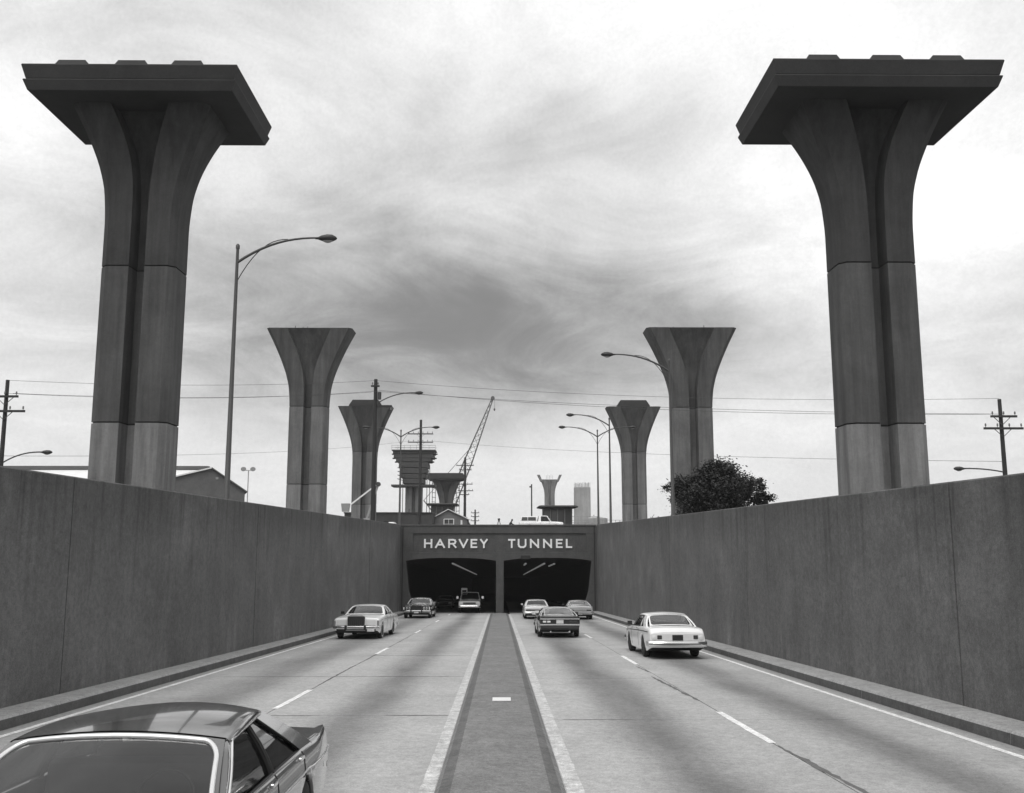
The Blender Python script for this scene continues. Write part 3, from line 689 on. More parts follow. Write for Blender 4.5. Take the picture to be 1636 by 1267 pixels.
# ------------------------------------------------------------------ buildings
def shed():
    P = thing('gable_shed', (-34, 110, GZ), 'dark gable-ended shed behind the oncoming wall, beside the floodlight mast', 'shed')
    # gable outline in x,z ; left eave higher than right, as the lean-to runs further down
    g = [(-4.7, -.2), (-4.7, 5.75), (.1, 7.05), (3.95, 4.5), (3.95, -.2)]
    m = MB(); m.prism([(x, 0, z) for x, z in g], (0, 7, 0)); m.build('wall', 'shed_wall', P)
    m = MB(); m.prism([(-5.0, -.3, 5.70), (.1, -.3, 7.10), (.1, -.3, 7.26), (-5.0, -.3, 5.86)], (0, 7.6, 0)); m.build('roof_slope', 'shed_roof', P)
    m = MB(); m.prism([(.1, -.3, 7.10), (4.2, -.3, 4.36), (4.2, -.3, 4.52), (.1, -.3, 7.26)], (0, 7.6, 0)); m.build('roof_slope', 'shed_wall', P)
    m = MB(); m.box(-5.3, -4.72, -.1, 1.5, -.2, 5.55); m.build('corner_post', 'white_trim', P)
    m = MB(); m.box(.6, .9, -.05, .02, 5.85, 6.1); m.build('vent', 'rail', P)
    P.rotation_euler.z = R(18)
    P = thing('long_warehouse', (-60, 140, GZ), 'long pale metal roof with a dark ridge behind the gable shed', 'warehouse')
    x0, x1 = -48, 14.2
    m = MB(); m.box(x0, x1, -6, 18, -.2, 4.6); m.build('wall', 'shed_wall', P)
    for k in range(26):
        a = x0 - .3 + (x1 - x0 + .6) * k / 26; b = x0 - .3 + (x1 - x0 + .6) * (k + 1) / 26 - .03
        m = MB(); m.prism([(a, -7, 4.4), (a, 6, 9.55), (a, 6, 9.65), (a, -7, 4.5)], (b - a, 0, 0)); m.build('roof_sheet', 'shed_roof', P)
    m = MB(); m.prism([(x0, 6, 9.5), (x0, 19, 4.4), (x0, 19, 4.5), (x0, 6, 9.6)], (x1 - x0, 0, 0)); m.build('roof_slope', 'shed_roof', P)
    m = MB(); m.box(x0 - .3, x1 + .4, 5.4, 6.6, 9.5, 10.1); m.build('ridge_vent', 'ridge_cap', P, bevel=.05)
shed()
def house():
    P = thing('gabled_house', (-8.15, 150, GZ), 'small grey gabled house with a white-framed window, seen over the portal', 'house')
    m = MB(); m.prism([(-2.65, 0, -.2), (-2.65, 0, 2.25), (-.35, 0, 3.5), (2.65, 0, 2.1), (2.65, 0, -.2)], (0, 8, 0)); m.build('wall', 'house_wall', P)
    for k in range(9):
        z = .2 + k * .25; m = MB(); m.box(-2.66, 2.66, -.03, .0, z, z + .22); m.build('siding_board', 'house_wall', P)
    m = MB(); m.prism([(-2.95, -.4, 2.12), (-.35, -.4, 3.54), (-.35, -.4, 3.66), (-2.95, -.4, 2.24)], (0, 8.8, 0)); m.build('roof_slope', 'white_trim', P)
    m = MB(); m.prism([(-.35, -.4, 3.54), (3.05, -.4, 1.93), (3.05, -.4, 2.05), (-.35, -.4, 3.66)], (0, 8.8, 0)); m.build('roof_slope', 'white_trim', P)
    w = MB(); w.box(-.95, .45, -.05, -.01, .5, 2.0); win = w.build('window', 'pane', P)
    for a in ((-1.08, -.95, .4, 2.1), (.45, .58, .4, 2.1), (-.95, .45, 2.0, 2.12), (-.95, .45, .38, .5), (-.3, -.24, .5, 2.0), (-.95, .45, 1.25, 1.31)):
        m = MB(); m.box(a[0], a[1], -.09, -.04, a[2], a[3]); m.build('frame', 'white_trim', win)
    m = MB(); m.box(1.6, 1.9, -.05, 0, .6, 1.9); m.build('downpipe', 'white_trim', P)
    m = MB(); m.prism([(2.66, -.2, -.2), (2.66, -.2, 1.85), (3.9, -.2, -.2)], (0, 6, 0)); m.build('lean_to', 'dark_wall', P)
    P = thing('low_building', (-14.6, 142, GZ), 'long low dark building with a flat top beside the gabled house', 'building')
    m = MB(); m.box(-9, 4.0, 0, 8, -.2, 2.75); m.build('wall', 'dark_wall', P)
    m = MB(); m.box(-9.1, 4.1, -.15, 8.1, 2.75, 2.92); m.build('roof', 'roof_dark', P)
    m = MB(); m.box(-9, 4.1, -.08, 0, .95, 1.05); m.build('trim_band', 'house_wall', P)
    for xx, h in ((-6.9, .6), (.6, .35)): m = MB(); m.tube([(xx, 1, 2.9), (xx, 1, 2.9 + h), (xx, 1, 2.95 + h), (xx, 1, 3.1 + h)], [.05, .05, .14, .1], 8); m.build('vent_pipe', 'lamp_metal', P)
    def booth(x, y, w, h, label):
        P = thing('flat_roofed_booth', (x, y, GZ), label, 'booth', 'flat-roofed booths at the canal')
        m = MB(); m.box(-w / 2, w / 2, 0, 4, -.2, h); m.build('wall', 'dark_wall', P)
        o = w * .14 + .25
        m = MB(); m.rings([[(-w / 2 - q, -q, z), (w / 2 + q, -q, z), (w / 2 + q, 4 + q, z), (-w / 2 - q, 4 + q, z)] for q, z in ((.05, h), (o - .1, h + .12), (o, h + .22), (o - .25, h + .38), (.3, h + .42))]); m.build('roof', 'roof_dark', P)
        for k in range(4):
            a = -w / 2 + w * (k + .12) / 4; b = -w / 2 + w * (k + .88) / 4
            m = MB(); m.box(a, b, -.03, 0, h * .38, h * .9); win = m.build('window', 'pane', P)
            m = MB(); m.box(b + .03, b + .12, -.08, 0, .0, h * .95); m.build('frame', 'house_wall', win)
    booth(7.75, 131, 4.0, 3.15, 'dark booth with a thin overhanging flat roof behind the parked pickup')
    booth(-10.4, 165, 4.0, 4.7, 'dark booth with an overhanging flat roof behind the gabled house')
house()

# ------------------------------------------------------------------ pipe railings by the canal
def railing(x0, x1, y, z0, h, n, rails, label, name='pipe_railing'):
    P = thing(name, (x0, y, z0), label, 'railing')
    for i in range(n + 1):
        xx = (x1 - x0) * i / n; m = MB(); m.bar((xx, 0, -.1), (xx, 0, h), .07); m.build('post', 'rail', P)
    for k in range(rails):
        zz = h * (k + 1) / rails; m = MB(); m.bar((-.05, -.05, zz), (x1 - x0 + .05, -.05, zz), .06); m.build('rail', 'rail', P)
railing(9.8, 20.5, 136, GZ, 1.25, 10, 3, 'low pale pipe railing in front of the pale pier stub')
railing(10.0, 14.2, 141, GZ, 2.25, 3, 4, 'tall pale pipe frame beside the dark booth, in front of the pier stub')
railing(15.2, 19.4, 150, GZ, 1.9, 6, 3, 'pale fence section between the lamp posts and the flared pier', 'fence_section')
P = thing('storage_tank', (17.0, 170, GZ), 'low pale tank beyond the pipe railing', 'tank')
m = MB(); m.tube([(0, 0, 0), (0, 0, 2.6), (0, 0, 2.9)], [2.0, 2.0, .6], 20); m.build('shell', 'pier_pale', P, smooth=30)
for x, y, h in ((24.5, 150, 2.0), (25.8, 170, 1.6), (19.5, 210, 3.2)):
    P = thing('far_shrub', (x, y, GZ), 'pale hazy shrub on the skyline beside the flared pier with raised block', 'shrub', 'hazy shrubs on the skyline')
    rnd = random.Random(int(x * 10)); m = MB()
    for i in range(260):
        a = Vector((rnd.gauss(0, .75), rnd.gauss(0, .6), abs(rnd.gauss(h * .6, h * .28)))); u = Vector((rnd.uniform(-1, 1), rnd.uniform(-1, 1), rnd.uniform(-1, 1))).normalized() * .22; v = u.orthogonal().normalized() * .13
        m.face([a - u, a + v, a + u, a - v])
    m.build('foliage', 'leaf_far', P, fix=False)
    m = MB(); m.tube([(0, 0, -.1), (0, 0, h * .6)], .08, 6); m.build('trunk', 'bark', P)

# ------------------------------------------------------------------ bushy tree over the outbound wall
def tree(x, y, label):
    P = thing('bushy_tree', (x, y, GZ), label, 'tree'); rnd = random.Random(11)
    m = MB(); m.tube([(0, 0, -.2), (.05, 0, .6), (0, .05, 1.4)], [.34, .26, .2], 9); tr = m.build('trunk', 'bark', P, smooth=60)
    tips = []
    for i in range(26):
        a = rnd.uniform(0, 2 * math.pi); e = rnd.uniform(.1, 1.25); l = rnd.uniform(1.4, 2.8)
        d = Vector((math.cos(a) * math.cos(e) * 1.15, math.sin(a) * math.cos(e) * .9, math.sin(e) * .95)); p = Vector((0, 0, rnd.uniform(.5, 1.3))); q = p + d * l * .5 + Vector((0, 0, .1)); r = p + d * l
        m = MB(); m.tube([p, q, r], [.08, .05, .015], 5); m.build('limb', 'bark', tr, smooth=60); tips.append((p, r))
    # clumps filling a broad dome, uneven outline
    m = MB(); clumps = []
    for p, r in tips: clumps += [(r, .55), (p.lerp(r, .72), .55), (p.lerp(r, .45), .6)]
    for i in range(120):
        a = rnd.uniform(0, 2 * math.pi); rr = rnd.random() ** .45; e = rnd.random() ** .8
        h = math.sin(e * math.pi / 2); w = math.cos(e * math.pi / 2)
        lump = 1 + .16 * math.sin(3 * a + 1) + .12 * math.sin(7 * a) + rnd.uniform(-.12, .12)
        q = Vector((math.cos(a) * w * 3.0 * rr * lump, math.sin(a) * w * 2.3 * rr, .25 + h * 3.05 * (.45 + .55 * rr) * (1 + .10 * math.sin(5 * a) + rnd.uniform(-.08, .08))))
        clumps.append((q, rnd.uniform(.45, .8)))
    for i in range(22): clumps.append((Vector((rnd.choice((-1, 1)) * rnd.uniform(1.6, 3.2), rnd.uniform(-1.2, 1.2), rnd.uniform(1.2, 2.7))), rnd.uniform(.15, .30)))
    for i in range(14): clumps.append((Vector((3.0 + rnd.uniform(-.3, .5), rnd.uniform(-.6, .6), rnd.uniform(.5, 1.9))), rnd.uniform(.18, .35)))
    for c, s in clumps:
        for k in range(int(300 * s / .55)):
            d = Vector((rnd.gauss(0, 1), rnd.gauss(0, 1), rnd.gauss(0, .75))); d *= s * .52
            a = c + d
            if a.z < .1: continue
            u = Vector((rnd.uniform(-1, 1), rnd.uniform(-1, 1), rnd.uniform(-.7, .5))).normalized(); l = rnd.uniform(.06, .12); v = u.cross(Vector((rnd.uniform(-1, 1), rnd.uniform(-1, 1), 1)).normalized()).normalized()
            m.face([a - u * l, a + v * l * .5, a + u * l, a - v * l * .5])
    m.build('crown', 'leaf', P, fix=False)
tree(13.6, 60, 'dark bushy broad tree rising behind the outbound retaining wall')

# ------------------------------------------------------------------ crawler crane and boom lift
def crane():
    y = 238; P = thing('crawler_crane', (-16.5, y, GZ), 'lattice-boom crane leaning over the scaffolded pier', 'crane')
    foot = Vector((1.8, 0, 2.2)); tip = Vector((14.1, 0, 34.6)); ax = (tip - foot); d = ax.normalized(); side = d.cross(Vector((0, 1, 0))).normalized()
    def sec(t):
        w = 1.0 * min(1, t / .18 + .15) * (1 if t < .5 else max(.18, 1 - (t - .5) / .5 * .85)); return foot + ax * t, w
    ch = []
    for sx, sy in ((-1, -1), (1, -1), (1, 1), (-1, 1)):
        ch.append([sec(t)[0] + side * (sx * sec(t)[1]) + Vector((0, sy * sec(t)[1], 0)) for t in [i / 22 for i in range(23)]])
    boom = None
    m = MB()
    for c in ch: m.tube(c, .11, 5)
    boom = m.build('boom', 'crane_steel', P)
    for i in range(22):
        m = MB()
        for a, b in ((0, 1), (1, 2), (2, 3), (3, 0)):
            p, q = (ch[a][i], ch[b][i + 1]) if i % 2 else (ch[b][i], ch[a][i + 1]); m.bar(p, q, .09)
        m.build('lacing', 'crane_steel', boom)
    m = MB(); m.tube([tip + Vector((0, -.3, 0)), tip + Vector((0, .3, 0))], .5, 12); m.build('sheave', 'crane_steel', P)
    m = MB(); m.tube([tip + Vector((.45, 0, 0)), tip + Vector((.45, 0, -2.6))], .035, 5); hl = m.build('hoist_line', 'wire', P)
    m = MB(); m.tube([tip + Vector((.45, 0, -2.6)), tip + Vector((.45, 0, -3.0)), tip + Vector((.45, 0, -3.3))], [.1, .26, .1], 8); m.build('hook_block', 'crane_steel', hl)
    mast = Vector((-3.2, 0, 8.5))
    for s in (-.6, .6):
        m = MB(); m.tube([foot + Vector((0, s, 0)), mast + Vector((0, s, 0))], .12, 6); m.build('gantry_leg', 'crane_steel', P)
        m = MB(); m.tube([mast + Vector((0, s, 0)), foot + ax * .62 + Vector((-.5, s * .6, 0))], .035, 5); m.build('pendant', 'wire', P)
    m = MB(); m.box(-4.5, 2.0, -1.5, 1.5, 1.1, 3.3); m.build('machinery_house', 'crane_steel', P, bevel=.06)
    m = MB(); m.box(1.0, 2.6, -1.5, -.3, 1.3, 3.2); m.build('cab', 'pane', P, bevel=.05)
    for s in (-1, 1):
        m = MB(); m.box(-3.2, 3.2, s * 1.9 - .45, s * 1.9 + .45, 0, 1.0); m.build('crawler_track', 'rubber', P, bevel=.25)
crane()
def boom_lift():
    P = thing('bucket_truck', (-14.6, 98, GZ), 'bucket truck boom with its bucket held low, behind the oncoming wall', 'truck')
    m = MB(); m.box(-2.6, 2.2, -1.1, 1.1, -.0 + .5, .72); m.build('bed', 'paint_white', P, bevel=.03)
    m = MB(); m.box(2.25, 3.6, -1.0, 1.0, .2, .68); m.build('cab', 'paint_white', P, bevel=.1)
    for xx in (-1.6, 2.7):
        for s in (-1, 1): m = MB(); m.tube([(xx, s * .85 - .14, .4), (xx, s * .85 + .14, .4)], .4, 16); m.build('wheel', 'rubber', P, smooth=40)
    m = MB(); m.tube([(.6, 0, .7), (.6, 0, 1.1)], .3, 12); m.build('turret', 'rail', P)
    m = MB(); m.bar((.6, 0, 1.0), (1.75, 0, 4.55), .17); m.build('lower_boom', 'rail', P)
    m = MB(); m.tube([(1.75, -.2, 4.6), (1.75, .2, 4.6)], .24, 12); m.build('elbow', 'lamp_metal', P)
    m = MB(); m.bar((1.75, 0, 4.7), (-1.0, 0, 2.55), .15); m.build('upper_boom', 'white_trim', P)
    m = MB(); m.rings([[(-1.9, -.35, 1.75), (-1.25, -.35, 1.75), (-1.25, .35, 1.75), (-1.9, .35, 1.75)], [(-2.0, -.4, 2.6), (-1.15, -.4, 2.6), (-1.15, .4, 2.6), (-2.0, .4, 2.6)]]); m.build('bucket', 'rail', P)
boom_lift()

# ------------------------------------------------------------------ surveyor and tripod on the portal
def skin_mesh(name, verts, edges, radii, parent, matn, sub=2):
    me = bpy.data.meshes.new(name); me.from_pydata(verts, edges, []); o = bpy.data.objects.new(name, me); C.objects.link(o)
    md = o.modifiers.new('s', 'SKIN'); md.use_smooth_shade = True
    for i, r in enumerate(radii): me.skin_vertices[0].data[i].radius = (r, r) if isinstance(r, float) else r
    me.skin_vertices[0].data[0].use_root = True
    o.modifiers.new('u', 'SUBSURF').levels = sub
    dg = bpy.context.evaluated_depsgraph_get(); nm = bpy.data.meshes.new_from_object(o.evaluated_get(dg)); o.modifiers.clear(); o.data = nm
    nm.materials.clear(); nm.materials.append(MATS[matn]); nm.polygons.foreach_set('use_smooth', [True] * len(nm.polygons)); o.parent = parent
    return o
def surveyor():
    P = thing('person', (.85, 112, GZ), 'person in dark clothes crouching on top of the portal beside the survey tripod', 'person')
    # crouched in profile, facing +x: x forward, z up
    V = [(0, 0, .42), (.10, 0, .62), (.20, 0, .84), (.27, 0, .98), (.31, 0, 1.06), (.36, 0, 1.17),          # pelvis, spine, chest, neck, skull base, crown
         (.05, .13, .40), (.48, .16, .52), (.28, .16, .12), (.46, .16, .05),                              # right leg
         (.05, -.13, .40), (.46, -.18, .50), (.20, -.16, .12), (.38, -.16, .05),                          # left leg
         (.22, .19, .90), (.40, .24, .68), (.62, .18, .66), (.22, -.19, .90), (.42, -.24, .66), (.62, -.12, .62)]
    E_ = [(0, 1), (1, 2), (2, 3), (3, 4), (4, 5), (0, 6), (6, 7), (7, 8), (8, 9), (0, 10), (10, 11), (11, 12), (12, 13), (2, 14), (14, 15), (15, 16), (2, 17), (17, 18), (18, 19)]
    Rr = [.20, .19, .21, .09, .085, .105, .14, .10, .07, .05, .14, .10, .07, .05, .10, .065, .045, .10, .065, .045]
    skin_mesh('body', V, E_, Rr, P, 'cloth_dark')
    m = MB(); n = 10; m.rings([[(.355 + .0 + r * math.cos(j * 2 * math.pi / n), r * .85 * math.sin(j * 2 * math.pi / n), z) for j in range(n)] for r, z in ((.09, 1.10), (.115, 1.16), (.11, 1.24), (.07, 1.29), (.02, 1.305))]); m.build('hair', 'hair', P, smooth=60)
    P = thing('survey_tripod', (-.35, 112, GZ), 'survey tripod with a small instrument standing on top of the portal', 'tripod')
    for a in (90, 210, 330):
        m = MB(); m.bar((.45 * math.cos(R(a)), .45 * math.sin(R(a)), 0), (.06 * math.cos(R(a)), .06 * math.sin(R(a)), 1.12), .05); m.build('leg', 'wood_pole', P)
    m = MB(); m.tube([(0, 0, 1.1), (0, 0, 1.18)], .12, 10); m.build('head', 'lamp_metal', P)
    m = MB(); m.box(-.14, .14, -.09, .09, 1.18, 1.38); m.build('instrument', 'lamp_metal', P, bevel=.02)
surveyor()

# ------------------------------------------------------------------ vehicles
def lerp(a, b, t): return a + (b - a) * t
def car_mesh_parts(P, c):
    """P: the car's Empty. Local frame: nose towards -Y, y = s - L/2 with s measured from the nose."""
    Lc, hwm = c['L'], c['W'] / 2
    top = c['top']; plan = c['plan']; zs = c['sill']; wr = c['wheel_r']; ax = c['axles']
    sW0, sW1, sR1, sR0 = c['cab']; zr = c['roof_z']; wbf = c.get('belt_in', .90); wrf, wrr = c['roof_w']
    crown = c.get('crown', .035)
    ar = wr + .055
    st = sorted(set([round(x, 3) for x in [0, .02, .06, .12] + [.12 + (Lc - .24) * i / 56 for i in range(57)] + [Lc - .06, Lc - .02, Lc] + [sW0, sR0] + [a + ar * math.cos(t * math.pi / 10) for a in ax for t in range(11)]]))
    def zb(s):
        z = zs + c.get('nose_up', .10) * max(0, 1 - s / .5) + c.get('tail_up', .10) * max(0, 1 - (Lc - s) / .7)
        for a in ax:
            d = abs(s - a)
            if d < ar: z = max(z, wr - .02 + math.sqrt(ar * ar - d * d))
        return z
    def sill_z(s): return zs + c.get('nose_up', .10) * max(0, 1 - s / .5) + c.get('tail_up', .10) * max(0, 1 - (Lc - s) / .7)
    incab = lambda s: sW0 + .001 < s < sR0 - .001
    def sec(s):
        w = hwm * sinterp(plan, s); z0 = zb(s); zt = sinterp(top, s); sl = sill_z(s)
        zc = lerp(sl, zt, c.get('crease', .62)); fin = c.get('fin', 0) * max(0, (s - (sR0 + .1)) / (Lc - sR0)) ** 1.2
        cr = crown if not incab(s) else 0
        if incab(s):
            inner = [(w * wbf, zt), (w * (wbf - .035), zt - .02), (w * (wbf - .05), zt - .42), (w * .5, zt - .44), (0, zt - .44)]
        else:
            inner = [(w * wbf, zt + fin), (w * (wbf - .06), zt + fin * .4 + cr * .25), (w * (wbf - .10), zt + cr * .35), (w * .45, zt + cr * .85), (0, zt + cr)]
        out = [(0, z0), (w * .86, z0), (w * .95, z0 + .0), (w * .972, max(z0, sl + .09)), (w * .992, max(z0 + .012, lerp(sl, zc, .55))), (w * 1.0, max(zc, z0 + .025)), (w * .990, lerp(zc, zt, .42)), (w * .972, zt - .05 + fin * .6), (w * .945, zt - .012 + fin)] + inner
        return [(x, s - Lc / 2, z) for x, z in out]
    S = [sec(s) for s in st]; n = len(S[0])
    parts = {k: MB() for k in ('body', 'door', 'door_b', 'hood', 'trunk', 'tub', 'under')}
    doors = c['doors']
    for i in range(len(st) - 1):
        sm = (st[i] + st[i + 1]) / 2
        for j in range(n - 1):
            for sd in (1, -1):
                q = [S[i][j], S[i][j + 1], S[i + 1][j + 1], S[i + 1][j]]
                q = [(x * sd, y, z) for x, y, z in q]
                if sd < 0: q.reverse()
                k = 'body'
                if j <= 1: k = 'under'
                elif j >= 10 and incab(sm): k = 'tub'
                elif j >= 10 and sm < sW0 - .03 and sm > .10: k = 'hood'
                elif j >= 10 and sm > sR0 + .03 and sm < Lc - .08: k = 'trunk'
                parts[k].face(q)
    for idx, s in ((0, st[0]), (-1, st[-1])):
        ring = S[idx][1:] + [(-x, y, z) for x, y, z in reversed(S[idx][1:-1])]
        parts['body'].face(ring if idx else list(reversed(ring)))
    pm = c['paint']
    body = parts['body'].build('body', pm, P, smooth=38)
    parts['hood'].build('hood', pm, P, smooth=38); parts['trunk'].build('trunk_lid', c.get('trunk_paint', pm), P, smooth=38)
    parts['tub'].build('cabin_floor', 'interior', P, smooth=30); parts['under'].build('underbody', 'underbody', P)
    # door gaps, handles, side mouldings follow the side surface
    def side_pt(s, t, out=0.):        # t 0 sill .. 1 belt
        q = sec(s)[3:9]; u = t * 5; k = min(4, int(u)); f = u - k
        return ((lerp(q[k][0], q[k + 1][0], f) + out), s - Lc / 2, lerp(q[k][2], q[k + 1][2], f))
    for sd in (1, -1):
        fl = lambda p: (p[0] * sd, p[1], p[2])
        for s in doors:
            m = MB(); m.tube([fl(side_pt(s, t, .0008)) for t in [i / 8 for i in range(9)]], .006, 5); m.build('door_seam', 'seam', P)
        for s in doors[1:]:
            m = MB(); p = side_pt(s - .18, .80, .012); m.box(-.014, .014, -.08, .08, -.016, .016); o = m.build('door_handle', 'chrome', P, bevel=.006); o.location = fl(p)
        if c.get('moulding') is not None:
            m = MB(); m.tube([fl(side_pt(s, c['moulding'], .004)) for s in [.35 + (Lc - .7) * i / 40 for i in range(41)] if not any(abs(s - a) < ar and side_pt(s, c['moulding'])[2] < zb(s) + .02 for a in ax)], .013, 6); m.build('side_moulding', c.get('mould_mat', 'chrome'), P, smooth=60)
    # roof
    zbel = lambda s: sinterp(top, s)
    hdb, rdb = c.get('hdr_bulge', .07), c.get('rear_bulge', .05); rc = c.get('roof_crown', .045)
    nu, nv = 18, 16; rows = []
    def roof_pt(u, v):
        w = lerp(wrf, wrr, u) * (1 + .025 * math.sin(math.pi * u)); s = lerp(sW1 - hdb * (1 - v * v), sR1 + rdb * (1 - v * v), u)
        z = zr - rc * v * v - .030 * (1 - u) ** 5 - .04 * u ** 5 + .012 * math.sin(math.pi * u)
        return (v * w, s - Lc / 2, z)
    for i in range(nu + 1):
        u = i / nu; r = [roof_pt(u, -1 + 2 * j / nv) for j in range(nv + 1)]
        a, b = r[0], r[-1]
        r = [(a[0] - .020, a[1], a[2] - .065), (a[0] - .034, a[1], a[2] - .045), (a[0] - .026, a[1], a[2] - .016)] + r + [(b[0] + .026, b[1], b[2] - .016), (b[0] + .034, b[1], b[2] - .045), (b[0] + .020, b[1], b[2] - .065)]
        rows.append(r)
    m = MB(); m.rings(rows, cap=False, close=False)
    m.rings([[(x, y, z - .04) for x, y, z in r[2:-2]] for r in rows], cap=False, close=False)      # headlining
    rp = c.get('roof_paint', pm); m.build('roof', rp, P, smooth=50)
    # glass house
    def wb(s): return hwm * sinterp(plan, s) * wbf
    def scr(which, v, t):
        if which == 'f':
            s = lerp(sW0 - .16 * (1 - v * v), sW1 - hdb * (1 - v * v), t); w = lerp(wb(sW0) - .02, wrf, t); z = lerp(zbel(sW0) + .015 + crown * .8 * (1 - v * v), zr - rc * v * v - .045, t); s -= .035 * math.sin(math.pi * t)
        else:
            s = lerp(sR0 + .10 * (1 - v * v), sR1 + rdb * (1 - v * v), t); w = lerp(wb(sR0) - c.get('bl_in', .06), wrr, t); z = lerp(zbel(sR0) + .015 + crown * .8 * (1 - v * v), zr - rc * v * v - .055, t); s += .03 * math.sin(math.pi * t)
        return (v * w, s - Lc / 2, z)
    for w, nm in (('f', 'windscreen'), ('r', 'rear_window')):
        if w == 'r' and c.get('no_backlight'): continue
        vv = 1.0; a, b = .03, .985
        m = MB(); m.rings([[scr(w, -vv + 2 * vv * j / 14, lerp(a, b, i / 8)) for j in range(15)] for i in range(9)], cap=False, close=False)
        g = m.build(nm, 'glass', P, smooth=70, fix=False)
        # rounded outline of the opening, and the painted surround that fills its corners
        off = -.008 if w == 'f' else .008; rd = c.get('corner', .14); cv, ct = .95 - rd, .90 / 2 - rd * 1.6; loop = []; outer = []
        for q in range(4):
            sv_, st_ = ((1, 1), (1, -1), (-1, -1), (-1, 1))[q]
            for i in range(9):
                an = math.pi / 2 * i / 8; ca, sa = (math.sin(an), math.cos(an)) if q in (0, 2) else (math.cos(an), math.sin(an))
                loop.append((sv_ * (cv + rd * ca), .51 + st_ * (ct + rd * 1.6 * sa)))
                kx = min(1 / max(1e-6, ca), 1 / max(1e-6, sa)); outer.append((sv_ * min(1, cv + (1 - cv) * min(1, kx * ca)), .51 + st_ * min(.49, ct + (.49 - ct) * min(1, kx * sa))))
            nx = ((1, -1), (-1, -1), (-1, 1), (1, 1))[q]; lv, lt = loop[-1]; ov, ot = outer[-1]
            ev, et = (nx[0] * cv, lt) if q in (1, 3) else (lv, .51 + nx[1] * ct)
            if q == 1: ev, et = -cv, lt
            for i in range(1, 10):
                f = i / 10; loop.append((lerp(lv, ev, f), lerp(lt, et, f))); outer.append((lerp(ov, ev if q in (1, 3) else ov, f), lerp(ot, et if q in (0, 2) else ot, f)))
        P3 = lambda vt: (lambda p: (p[0], p[1] + off, p[2] + .005))(scr(w, *vt))
        fr_ = MB(); m3 = [P3(p) for p in loop]; o3 = [P3(p) for p in outer]
        fr_.rings([m3, o3], cap=False); fr_.build('screen_surround', rp, P, smooth=60, fix=False)
        loop = m3 + [m3[0], m3[1]]
        m = MB(); m.tube(loop, c.get('trim_r', .012), 6, cap=False); m.build('trim', c.get('trim', 'chrome'), g, smooth=70)
    def gh(s, t, out=0.):       # glasshouse side surface
        z = lerp(zbel(s) - .005, zr - rc - .05, t); b = wb(s); u = min(1, max(0, (s - sW1) / (sR1 - sW1)))
        r = lerp(wrf, wrr, u) + .022; return (lerp(b, r, t) + .02 * math.sin(math.pi * t) + out, s - Lc / 2, z)
    def panel(nm, fa, fb, t0, t1, mt, par, th=.03, out=0., sd=1, nt=6, flip=False):
        m = MB(); A = []; B = []
        for i in range(nt + 1):
            t = lerp(t0, t1, i / nt); a = gh(fa(t), t, out); b = gh(fb(t), t, out); A.append(a); B.append(b)
        ring = [[(x * sd, y, z) for x, y, z in (A[i], B[i], (B[i][0] - th, B[i][1], B[i][2]), (A[i][0] - th, A[i][1], A[i][2]))] for i in range(nt + 1)]
        m.rings(ring); return m.build(nm, mt, par, smooth=40)
    FE = lambda t: lerp(sW0, sW1, t); RE = lambda t: lerp(sR0, sR1, t)
    sB = c['b_post']; cw0, cw1 = c['c_post']
    for sd in (1, -1):
        panel('a_post', lambda t: FE(t) - .02, lambda t: FE(t) + .07, -.03, 1.0, rp, P, .05, 0, sd)
        panel('c_post', lambda t: RE(t) - lerp(cw0, cw1, t), lambda t: RE(t) + .01, -.03, 1.0, rp, P, .05, .0, sd)
        segs = [(lambda t: FE(t) + .075, lambda t: sB - .025), (lambda t: sB + .025, lambda t: RE(t) - lerp(cw0, cw1, t) - .005)]
        for k, (fa, fb) in enumerate(segs):
            if c.get('one_window') and k: panel('quarter_panel', fa, fb, -.03, 1.0, rp, P, .05, 0, sd); continue
            g = panel('side_window', fa, fb, .02, .97, 'glass_side', P, .006, -.022, sd)
            m = MB(); lp = [gh(fa(t), t, .004) for t in (.02, .3, .6, .9, .97)] + [gh(lerp(fa(.97), fb(.97), q), .97, .004) for q in (.25, .5, .75)] + [gh(fb(t), t, .004) for t in (.97, .9, .6, .3, .02)] + [gh(lerp(fb(.02), fa(.02), q), .02, .004) for q in (.25, .5, .75, 1)]
            m.tube([(x * sd, y, z) for x, y, z in lp], .009, 5, cap=False); m.build('trim', c.get('side_trim', 'chrome'), g, smooth=60)
        panel('b_post', lambda t: sB - .03, lambda t: sB + .03, -.03, 1.0, c.get('b_mat', rp), P, .04, 0, sd)
    if c.get('drip'):
        for sd in (1, -1):
            lp = [gh(FE(t) + .062, t, .006) for t in [i / 10 for i in range(10)]] + [gh(lerp(sW1 + .08, sR1 - c['c_post'][1] - .02, q), .985, .008) for q in [i / 8 for i in range(9)]]
            m = MB(); m.tube([(x * sd, y, z) for x, y, z in lp], .010, 6); m.build('drip_moulding', 'chrome_bright', P, smooth=60)
    # inside
    zf = zbel(sW0 + .3); sf = sW0 + 1.25 if sR0 - sW0 > 2 else lerp(sW0, sR0, .6)
    def seat(s, h, w=.78):
        m = MB(); x = hwm * w; m.rings([[(-x, s - Lc / 2, zf - .42), (x, s - Lc / 2, zf - .42), (x, s - Lc / 2 + .16, zf - .42), (-x, s - Lc / 2 + .16, zf - .42)], [(-x, s - Lc / 2 + .12, zf + h), (x, s - Lc / 2 + .12, zf + h), (x, s - Lc / 2 + .24, zf + h), (-x, s - Lc / 2 + .24, zf + h)]]); m.build('seat', 'seat', P, bevel=.04)
    seat(sf, .16)
    if not c.get('one_window'): seat(min(sf + .95, sR0 - .42), .12)
